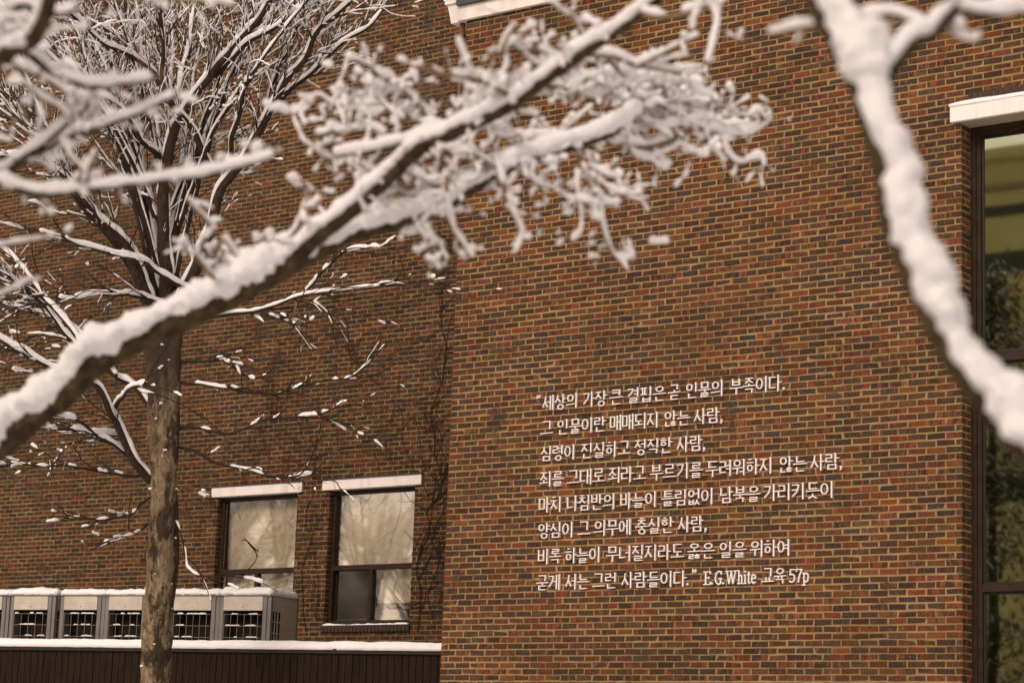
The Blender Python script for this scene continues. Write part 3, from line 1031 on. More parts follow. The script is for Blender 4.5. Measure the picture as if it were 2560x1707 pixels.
ac_top = ac_pt(600, 1489).z
ac_panel_z = ac_pt(600, 1525).z
UNITS = [(-98, 20, 'leftmost air conditioner unit of the snowy row, cut by the picture edge'),
         (23, 135, 'air conditioner unit second from the left, with a narrow gap to its right'),
         (148, 259, 'air conditioner unit between the gap and the tree trunk, nearer the gap'),
         (260, 372, 'air conditioner unit just left of the tree trunk with a wire guard'),
         (421, 546, 'air conditioner unit just right of the tree trunk, partly behind it'),
         (547, 675, 'rightmost air conditioner unit whose beige side with a grid vent shows')]
DEP = .70
for i, (pa, pb, lab) in enumerate(UNITS):
    A, B = ac_pt(pa, 1560), ac_pt(pb, 1560)
    wd = (B - A).dot(E_)
    A = Vector((A.x, A.y, TERR))
    hgt = ac_top - TERR
    u = thing('air_conditioner', lab, 'air conditioner', A, 'air conditioner units behind the fence')
    cb = MB()
    pw, pl = .115, .055
    cb.quad_box(A + G_ * .002, E_ * pl, G_ * .05, ZUP * hgt)
    cb.quad_box(A + E_ * (wd - pw) + G_ * .002, E_ * pw, G_ * .05, ZUP * hgt)
    cb.quad_box(A + E_ * (wd - pw + .05) - G_ * .012, E_ * .012, G_ * .013, ZUP * hgt)
    cb.quad_box(A + E_ * pl + G_ * .004, E_ * (wd - pl - pw), G_ * .04, ZUP * .12)
    cb.quad_box(A - G_ * .015 + ZUP * (hgt + .001) - E_ * .003, E_ * (wd + .006), G_ * (DEP + .03), ZUP * .022)
    cb.quad_box(A + G_ * DEP, E_ * wd, G_ * .01, ZUP * hgt)
    cb.quad_box(A + G_ * .053, E_ * .012, G_ * (DEP - .056), ZUP * hgt)
    cab = cb.build('cabinet', M['ac_grey'], u)
    fp = MB().quad_box(A + E_ * (pl + .003) - G_ * .006 + ZUP * (ac_panel_z - TERR), E_ * (wd - pl - pw - .006), G_ * .03, ZUP * (ac_top - ac_panel_z - .004))
    pan = fp.build('front_panel', M['ac_panel'], u)
    MB().quad_box(A + E_ * (wd * .45) - G_ * .008 + ZUP * (ac_panel_z - TERR + .035), E_ * .012, G_ * .004, ZUP * .014).build('bolt', M['black'], pan)
    MB().quad_box(A + E_ * (pl + .004) - G_ * .0075 + ZUP * (ac_panel_z - TERR + .085), E_ * (wd - pl - pw - .008), G_ * .004, ZUP * .003).build('seam', M['ac_side'], pan)
    MB().quad_box(A + E_ * .02 + G_ * .2 + ZUP * .1, E_ * (wd - .04), G_ * .02, ZUP * (hgt - .12)).build('coil', M['black'], u)
    gd = MB()
    gx0, gx1 = pl + .02, wd - pw - .01
    z = ac_panel_z - .05
    zz = []
    while z > TERR + .12:
        zz.append(z); z -= .145
    rr = .0024
    for z in zz:
        a = A + E_ * gx0 + G_ * .0; b = A + E_ * gx1 + G_ * .0
        gd.tube([Vector((a.x, a.y, z)), Vector((b.x, b.y, z))], [rr, rr], 6)
    nvw = max(3, int((gx1 - gx0) / .105))
    for k in range(nvw + 1):
        q = A + E_ * (gx0 + (gx1 - gx0 - .05) * k / nvw) - G_ * .008
        gd.tube([Vector((q.x, q.y, TERR + .1)), Vector((q.x, q.y, zz[0] + .004))], [rr, rr], 6)
    gdo = gd.build('wire_guard', M['wire'], u)
    gs = MB()
    for z in zz:
        L = gx1 - gx0
        for _ in range(3):
            s0 = R2.uniform(0, L * .75); ln = R2.uniform(.05, .2)
            path = [A + E_ * (gx0 + s0 + ln * k / 8) for k in range(9)]
            path = [Vector((q.x, q.y, z)) for q in path]
            if s0 + ln < L:
                snow_on(gs, path, [.004] * 9, .014, R2.random() * 50, cover=1, sides=6)
    gs.build('snow', M['snow'], gdo, True)
    # side panel to the right, with a gridded vent near the front
    S0 = A + E_ * (wd - .012)
    if i in (1, 5):
        sp = MB()
        v0, v1 = .055, .27                    # vent, along the depth
        vz1 = ac_pt(690, 1527).z - TERR
        sp.quad_box(S0 + G_ * .053, E_ * .012, G_ * (v0 - .053 + .002), ZUP * hgt)
        sp.quad_box(S0 + G_ * v1, E_ * .012, G_ * (DEP - v1 - .002), ZUP * hgt)
        sp.quad_box(S0 + G_ * (v0 + .0025) + ZUP * vz1, E_ * .012, G_ * (v1 - v0 - .003), ZUP * (hgt - vz1))
        spo = sp.build('side_panel', M['ac_side'], u)
        vg = MB()
        for k in range(1, 3):
            vg.quad_box(S0 + G_ * (v0 + (v1 - v0) * k / 3 - .007), E_ * .011, G_ * .014, ZUP * vz1)
        zk = vz1 - .13
        while zk > .1:
            vg.quad_box(S0 + G_ * (v0 + .003) + ZUP * zk, E_ * .0105, G_ * (v1 - v0 - .006), ZUP * .016); zk -= .145
        vg.build('vent_grille', M['ac_side'], spo)
        MB().quad_box(S0 + G_ * (DEP - .03) + E_ * .013, E_ * .006, G_ * .035, ZUP * hgt).build('corner_post', M['ac_grey'], spo)
        for zk in (hgt - .11, hgt - .38):
            MB().quad_box(S0 + G_ * (v1 + .01) + E_ * .0125 + ZUP * zk, E_ * .001, G_ * (DEP - v1 - .05), ZUP * .004).build('seam', M['ac_grey'], spo)
    else:
        MB().quad_box(S0 + G_ * .053, E_ * .012, G_ * (DEP - .056), ZUP * hgt).build('side_panel', M['ac_side'], u)
    s = MB()
    thk = (.065, .078, .06, .055, .072, .088)[i]
    snow_slab(s, Vector((A.x, A.y, 0)) - G_ * .01, E_ * wd, G_ * (DEP + .02), ac_top + .024, thk, 22, 14, 1.7 + i * 3.1, over=.006, ragged=.42, gaps=.15 if i in (2, 3) else 0)
    s.build('snow', M['snow'], u, True)

# wall lamp beside the left window
wl_ = on_y(510, 1234, Y_L - .17)
lamp = thing('wall_lamp', 'small white floodlight on the brick wall just left of the window lintel', 'lamp', on_y(522, 1236, Y_L))
ca = wl_
hx = Vector((.9, .1, -.42)).normalized() * .155
hy = Vector((.1, -.95, -.25)).normalized() * .11
hz = hx.cross(hy).normalized() * -.035
hz = hz if hz.z > 0 else -hz
hm = MB().quad_box(ca - hx / 2 - hy / 2 - hz / 2, hx, hy, hz).build('lamp_head', M['white_paint'], lamp)
bv = hm.modifiers.new('edge', 'BEVEL'); bv.width = .008; bv.segments = 2
MB().tube([ca + hx * .2, on_y(524, 1236, Y_L - .08), on_y(526, 1238, Y_L + .01)], [.012, .012, .012], 8).build('bracket', M['ac_grey'], lamp)
s = MB(); pth, _ = smooth_path([ca - hx * .45 + hz * .5, ca + hx * .1 + hz * .5], .02)
snow_on(s, pth, [.03] * len(pth), .02, 4.2, cover=1)
s.build('snow', M['snow'], lamp, True)


# ------------------------------------------------------------------ trees
def lim(pts_px, d0, d1):
    n = len(pts_px)
    return [at_d(p_[0], p_[1], d0 + (d1 - d0) * i / (n - 1)) for i, p_ in enumerate(pts_px)]


def grow(wood, snow, p, dirv, length, r, level, R, snow_t, upb=.35, ns=4, cover=.75, taper=.78):
    """a wandering twig with side twigs"""
    n = max(4, int(length / .07))
    st = length / n
    pts = [p.copy()]
    dcur = dirv.normalized()
    curl = Vector((R.gauss(0, 1), R.gauss(0, 1), R.gauss(0, 1))) * .06
    for i in range(n):
        dcur = (dcur + curl + Vector((R.gauss(0, 1), R.gauss(0, 1), R.gauss(0, .8))) * .10 + ZUP * upb * .06).normalized()
        pts.append(pts[-1] + dcur * st)
    rad = [r * (1 - taper * i / n) for i in range(n + 1)]
    wood.tube(pts, rad, ns, cap=False)
    sp, pr = smooth_path(pts, .028)
    snow_on(snow, sp, [max(.002, r * (1 - .78 * q)) for q in pr], snow_t * R.uniform(.6, 1.35), R.random() * 900, cover=cover, sides=7, lump=.75, tmin=.05, wob=.4, freq=38, clump=4.6 if taper < .6 else 3.6, hexp=2.2 if taper < .6 else .9)
    if level > 0:
        k = max(1, int(length * (4.5 if level > 1 else 5.0)))
        for _ in range(k):
            i = R.randint(1, n - 1)
            t = (pts[i + 1] - pts[i - 1]).normalized()
            side = t.cross(Vector((R.gauss(0, 1), R.gauss(0, 1), R.gauss(0, 1)))).normalized()
            dd = (t * 1.0 + side * R.uniform(.3, .75) + ZUP * upb * R.uniform(0, .6)).normalized()
            grow(wood, snow, pts[i], dd, length * R.uniform(.3, .62), rad[i] * .55, level - 1, R, snow_t * .85, upb, max(3, ns - 1), cover, taper)


TREE_D = 26.2
R3 = random.Random(21)
tp = at_d(390, 1700, TREE_D)
tree = thing('bare_tree', 'leafless tree with a mottled trunk and many upright snow covered limbs before the brick wall', 'tree', (tp.x, tp.y, 0))
trunk_px = [(388, 1707, 37), (392, 1600, 36.5), (399, 1480, 36), (403, 1380, 34), (409, 1250, 33), (410, 1147, 31), (409, 1050, 27), (408, 960, 26), (408, 880, 26), (408, 820, 26)]
pts = [at_d(a, b, TREE_D) for a, b, r in trunk_px]
rad = [r * TREE_D / F_PX for a, b, r in trunk_px]
base = pts[0].copy()
trunk_line = pts
low = [Vector((base.x - .02, base.y, 0.0)), Vector((base.x - .01, base.y, .25)), Vector((base.x, base.y, 1.2))]
sp, pr = smooth_path(low + pts, .045)
rr = [.24, .20, .175] + rad
rs = [rr[min(int(q * (len(rr) - 1)), len(rr) - 2)] + (rr[min(int(q * (len(rr) - 1)) + 1, len(rr) - 1)] - rr[min(int(q * (len(rr) - 1)), len(rr) - 2)]) * (q * (len(rr) - 1) - min(int(q * (len(rr) - 1)), len(rr) - 2)) for q in pr]
MB().tube(sp, rs, 44, wob=.15, freq=7).build('trunk', M['trunk'], tree, True)
for px_, rr_ in (([(392, 1190), (390, 1120), (391, 1040), (388, 950), (386, 880), (382, 810)], (16, 20, 22, 22, 23, 24)), ([(428, 1200), (430, 1130), (430, 1050), (431, 970), (432, 900), (438, 820)], (12, 17, 19, 20, 20, 19))):
    sp2, pr2 = smooth_path([at_d(a, b, TREE_D - .03) for a, b in px_], .05)
    MB().tube(sp2, [(rr_[min(5, int(q * 5))] + (rr_[min(5, int(q * 5) + 1)] - rr_[min(5, int(q * 5))]) * (q * 5 - int(q * 5))) * TREE_D / F_PX for q in pr2], 20, wob=.2, freq=8).build('stem', M['trunk'], tree, True)
fl = MB()
for k in range(26):                          # flecks of snow caught on the bark
    i = R3.randrange(len(trunk_line) - 1)
    c0 = trunk_line[i].lerp(trunk_line[i + 1], R3.random())
    a_ = R3.uniform(-1.5, 1.5)
    q0 = c0 + (RT * math.sin(a_) - Vector((FW.x, FW.y, 0)).normalized() * math.cos(a_)) * .165
    ln = R3.uniform(.015, .06)
    pth = [q0 + RT * (ln * (j / 6 - .5)) + ZUP * R3.uniform(-.006, .006) for j in range(7)]
    snow_on(fl, pth, [.006] * 7, R3.uniform(.006, .02), R3.random() * 99, cover=1, sides=7, wob=.3, freq=40)
fl.build('snow', M['snow'], tree, True)

rp, _ = smooth_path([at_d(a, b, TREE_D) for a, b in ((437, 1190), (439, 1250), (440, 1320), (440, 1400), (436, 1470), (430, 1520))], .06)
MB().tube(rp, [.012 + .022 * math.sin(math.pi * i / (len(rp) - 1)) for i in range(len(rp))], 10, wob=.2, freq=9).build('shade_ridge', M['bark'], tree, True)  # dark strip standing in for the shade on the trunk's right edge

LIMBS = [  # points, radius at start and end (px), depth change at the end, side twigs, level, snow px
    ([(398, 860), (372, 770), (348, 690), (318, 630), (290, 590), (239, 547), (200, 500), (165, 440), (128, 360), (80, 250), (40, 150), (10, 60)], 24, 6, -.8, 26, 2, 9),
    ([(402, 840), (386, 740), (372, 650), (356, 560), (330, 470), (316, 449), (299, 342), (292, 280), (280, 180), (270, 90), (262, -40)], 22, 6, .5, 22, 2, 7),
    ([(403, 850), (392, 700), (380, 600), (365, 500), (352, 420), (342, 330), (332, 250), (322, 150), (318, 60), (310, -60)], 21, 6, .9, 20, 2, 7),
    ([(410, 850), (414, 720), (410, 620), (410, 470), (431, 342), (449, 299), (513, 205), (577, 128), (641, 55), (690, -20)], 24, 7, -.3, 30, 2, 9),
    ([(418, 850), (432, 700), (431, 598), (453, 512), (474, 449), (505, 380), (516, 340), (534, 290), (556, 248)], 20, 14, .6, 10, 1, 6),
    ([(430, 840), (460, 740), (490, 670), (504, 624), (525, 573), (555, 470), (607, 406), (641, 342), (684, 265), (720, 195), (760, 150), (790, 85), (830, 45), (876, 5)], 21, 5, -.6, 34, 2, 9),
    ([(530, 425), (512, 395), (491, 342), (470, 310), (444, 278), (425, 250), (410, 222), (402, 190), (408, 150), (405, 80), (400, 20), (402, -40)], 11, 5, -1.2, 16, 2, 6),
    ([(408, 214), (380, 180), (333, 145), (300, 125), (256, 107), (215, 70), (180, 38), (150, 0)], 8, 3, -1.3, 14, 2, 7),
    ([(404, 395), (385, 378), (367, 367), (350, 345), (333, 308), (300, 270), (273, 250), (240, 225)], 9, 4, -1.1, 10, 2, 8),
    ([(345, 690), (320, 660), (280, 600), (250, 560), (215, 510), (175, 455), (120, 415), (60, 395), (-20, 390)], 14, 5, -1.0, 18, 2, 10),
    ([(640, 345), (660, 300), (672, 250), (690, 190), (720, 120), (745, 60), (770, -20)], 10, 4, .5, 18, 2, 8),
    ([(684, 268), (720, 230), (770, 190), (820, 140), (870, 100), (930, 60), (960, 25)], 8, 3, .3, 16, 2, 8),
    ([(450, 300), (440, 250), (455, 190), (470, 120), (480, 50), (495, -30)], 11, 5, .8, 16, 2, 6),
    ([(513, 205), (560, 170), (620, 110), (690, 70), (750, 20), (790, -20)], 9, 3, -.8, 18, 2, 9),
    ([(300, 340), (270, 290), (235, 230), (215, 150), (190, 80), (150, 20)], 11, 4, .6, 16, 2, 8),
    ([(200, 500), (150, 450), (110, 380), (60, 310), (20, 270), (-30, 220)], 10, 4, .2, 16, 2, 9),
    ([(555, 470), (575, 400), (580, 340), (600, 280), (610, 220), (628, 200)], 8, 5, -.8, 10, 1, 9),
    ([(376, 1202), (350, 1170), (333, 1151), (308, 1096), (290, 1055), (278, 1038), (262, 1000), (244, 967), (218, 955), (175, 935), (128, 920), (60, 885), (0, 848), (-40, 830)], 14, 5, -1.0, 14, 2, 10),
    ([(278, 1038), (293, 1010), (308, 989), (325, 972), (367, 958)], 8, 3, -1.2, 6, 1, 8),
    ([(330, 1150), (300, 1125), (278, 1108), (239, 1087), (210, 1076), (184, 1074), (150, 1073), (128, 1070), (103, 1053)], 6, 3.5, -.9, 10, 2, 8),
    ([(300, 1088), (270, 1085), (239, 1082), (200, 1055), (160, 1045), (120, 1040)], 5, 3, -.9, 6, 1, 10),
    ([(420, 800), (410, 767), (363, 745), (330, 738), (299, 737), (248, 737), (192, 745), (145, 745)], 8, 3, -1.0, 9, 2, 8),
    ([(480, 735), (470, 724), (427, 702), (385, 673), (359, 651), (295, 638), (240, 622), (192, 609), (160, 590)], 8, 3, -.9, 9, 2, 8),
    ([(440, 815), (500, 798), (551, 788), (628, 779), (670, 770), (705, 758), (761, 737), (805, 730), (850, 728), (957, 713)], 7, 2, -.9, 12, 2, 5),
    ([(761, 735), (785, 710), (803, 685), (838, 647), (870, 628), (915, 617)], 4, 2, -.9, 8, 1, 7),
    ([(654, 781), (680, 790), (705, 801), (740, 812), (769, 818)], 4, 2, -.9, 7, 1, 5),
    ([(440, 952), (470, 958), (504, 960), (560, 972), (641, 981), (690, 984), (726, 972), (807, 953), (850, 949), (893, 948)], 5, 2, -.8, 10, 2, 5),
    ([(440, 905), (480, 902), (530, 900), (560, 903), (600, 930), (640, 950)], 5, 2, -.5, 8, 2, 6),
    ([(440, 1078), (465, 1066), (520, 1076), (564, 1083), (615, 1070), (640, 1057), (667, 1048), (720, 1045), (795, 1036)], 5, 2, -.6, 9, 2, 5),
    ([(440, 1117), (483, 1126), (520, 1145), (555, 1160), (632, 1178), (690, 1196), (740, 1190), (784, 1181)], 5, 2, -.6, 9, 2, 5),
    ([(388, 1040), (340, 970), (290, 940), (210, 880), (160, 830), (110, 760), (60, 720), (0, 670), (-40, 640)], 9, 4, .8, 16, 2, 8),
    ([(250, 910), (205, 860), (150, 790), (110, 745), (70, 690), (30, 640), (-20, 600)], 7, 3, .8, 14, 2, 8),
    ([(290, 940), (240, 880), (180, 820), (120, 790), (60, 775), (-10, 755)], 7, 3, .9, 12, 2, 7),
    ([(385, 1180), (330, 1190), (250, 1180), (170, 1165), (100, 1165), (50, 1160), (-10, 1170)], 5, 2, -.5, 12, 2, 6),
    ([(385, 1240), (350, 1262), (330, 1285), (300, 1292), (240, 1300), (200, 1290)], 4, 2, -.5, 9, 2, 5),
    ([(370, 1310), (345, 1330), (310, 1345), (270, 1355)], 3, 1.5, -.4, 6, 1, 5),
    ([(432, 1290), (450, 1330), (465, 1400), (470, 1420), (500, 1440), (560, 1440), (610, 1430), (640, 1400), (645, 1370)], 3, 1.2, -.5, 7, 1, 5),
]
for k in range(12):                          # slimmer risers that fill the fan of the crown
    f_ = (k + R3.uniform(.1, .9)) / 12
    x0, y0 = 385 + 60 * f_ + R3.uniform(-12, 12), R3.uniform(470, 760)
    x1, y1 = -60 + 900 * f_ + R3.uniform(-40, 40), R3.uniform(-60, 90)
    mx, my = x0 + (x1 - x0) * .30, y0 + (y1 - y0) * .42
    nx_, ny_ = x0 + (x1 - x0) * .62, y0 + (y1 - y0) * .70
    LIMBS.append(([(x0, y0), (mx + R3.uniform(-12, 12), my), (nx_ + R3.uniform(-12, 12), ny_), (x1, y1)], 6.5, 2.5, R3.uniform(-1.2, 1.2), 14, 2, 7))
for (pp, r0, r1, dz, nside, lev, spx) in LIMBS:
    if lev == 2:
        nside = int(nside * (1.25 if pp[-1][1] < 520 else 1.1))
    k = TREE_D / F_PX
    P = lim(pp, TREE_D, TREE_D + dz)
    wood, snow = MB(), MB()
    sp, pr = smooth_path(P, .05)
    # slight crookedness
    sp = [q + noise.noise_vector(q * 3.1) * .018 for q in sp]
    rs = [(r0 + (r1 - r0) * q ** .8) * k * (.82 if r0 > 9 else .9) for q in pr]
    wood.tube(sp, rs, 10 if r0 > 12 else 7, wob=.10, freq=9)
    snow_on(snow, sp, rs, spx * k * 1.15, R3.random() * 900, cover=.84 if r0 > 6 else (.66 if spx > 7 else .48), sides=9, lump=.42, wob=.12, freq=20, tmin=.10)
    for _ in range(nside):
        i = min(len(sp) - 2, max(1, int(len(sp) * (.18 + .82 * R3.random() ** .8))))
        t = (sp[i + 1] - sp[i - 1]).normalized()
        side = t.cross(Vector((R3.gauss(0, 1), R3.gauss(0, 1), R3.gauss(0, 1)))).normalized()
        dd = (t * 1.0 + side * R3.uniform(.25, .75) + ZUP * (.25 if lev > 1 else .1)).normalized()
        up_ = pp[0][1] < 860 and r0 > 6 and pp[-1][1] < 520
        if not up_:
            dd = Vector((dd.x, dd.y, dd.z * .35)).normalized()
        grow(wood, snow, sp[i], dd, R3.uniform(.4, 1.35) * (1 if r0 > 6 else .6), max(.009 if not up_ else .005, min(.010, rs[i] * R3.uniform(.25, .45))), lev - 1, R3, .014 if up_ else .022, .5 if up_ else .0, 4, .55 if up_ else .38, .78 if up_ else .42)
    lo_ = wood.build('limb', M['bark'] if r0 > 10 else M['twig'], tree, True)
    snow.build('snow', M['snow'], lo_, True)


# ---- near branches, out of focus
def near_branch(owner, pp, d0, d1, r0, r1, spx, cover=1.0, bias=None, lump=.25, wob=.2, twig=False, name='branch', seed=0, tmin=.25, wide=1.0, freq=16):
    k = (d0 + d1) / 2 / F_PX
    P = lim(pp, d0, d1)
    sp, pr = smooth_path(P, .009)
    rs = [(r0 + (r1 - r0) * q) * k for q in pr]
    wood, snow = MB(), MB()
    wood.tube(sp, rs, 14 if not twig else 7, wob=.14, freq=22)
    snow_on(snow, sp, rs, spx * k, seed + R4.random() * 400, cover=cover, sides=20 if not twig else 10, lump=lump, bias=bias, wob=wob, freq=freq, tmin=tmin, wide=wide)
    return wood, snow, sp, rs


def near_twigs(wood, snow, sp, rs, n, R, lo=.0, hi=1.0, lmin=.05, lmax=.17, r=.0026, st=.0135, upb=.1, fl=(1, .72), lev=1):
    for _ in range(n):
        i = min(len(sp) - 2, max(1, int(len(sp) * R.uniform(lo, hi))))
        t = (sp[i + 1] - sp[i - 1]).normalized()
        a = R.uniform(0, 2 * math.pi)
        dd = RT * math.cos(a) * fl[0] + UP * math.sin(a) * fl[1] + FW * R.gauss(0, .35)
        dd = (dd + t * .7).normalized()
        L = R.uniform(lmin, lmax)
        m_ = max(6, int(L / .008))
        pts = [sp[i].copy()]
        curl = Vector((R.gauss(0, 1), R.gauss(0, 1), R.gauss(0, 1))) * .025
        for q in range(m_):
            dd = (dd + curl + Vector((R.gauss(0, 1), R.gauss(0, 1), R.gauss(0, 1))) * .07 + ZUP * upb * .06).normalized()
            pts.append(pts[-1] + dd * L / m_)
        rad = [r * (1 - .5 * q / m_) for q in range(m_ + 1)]
        wood.tube(pts, rad, 6)
        snow_on(snow, pts, rad, st * R.uniform(.55, 1.25), R.random() * 900, cover=R.choice((.4, .5, .6, .7)), sides=10, lump=.9, tmin=.5, wide=1.3, clump=2.3, tip=.5, wob=.25, freq=45)
        if lev:
            near_twigs(wood, snow, pts, rad, R.choice((0, 1, 2, 2)), R, .25, 1.0, lmin * .6, lmax * .5, r * .85, st * .95, upb, fl, lev - 1)


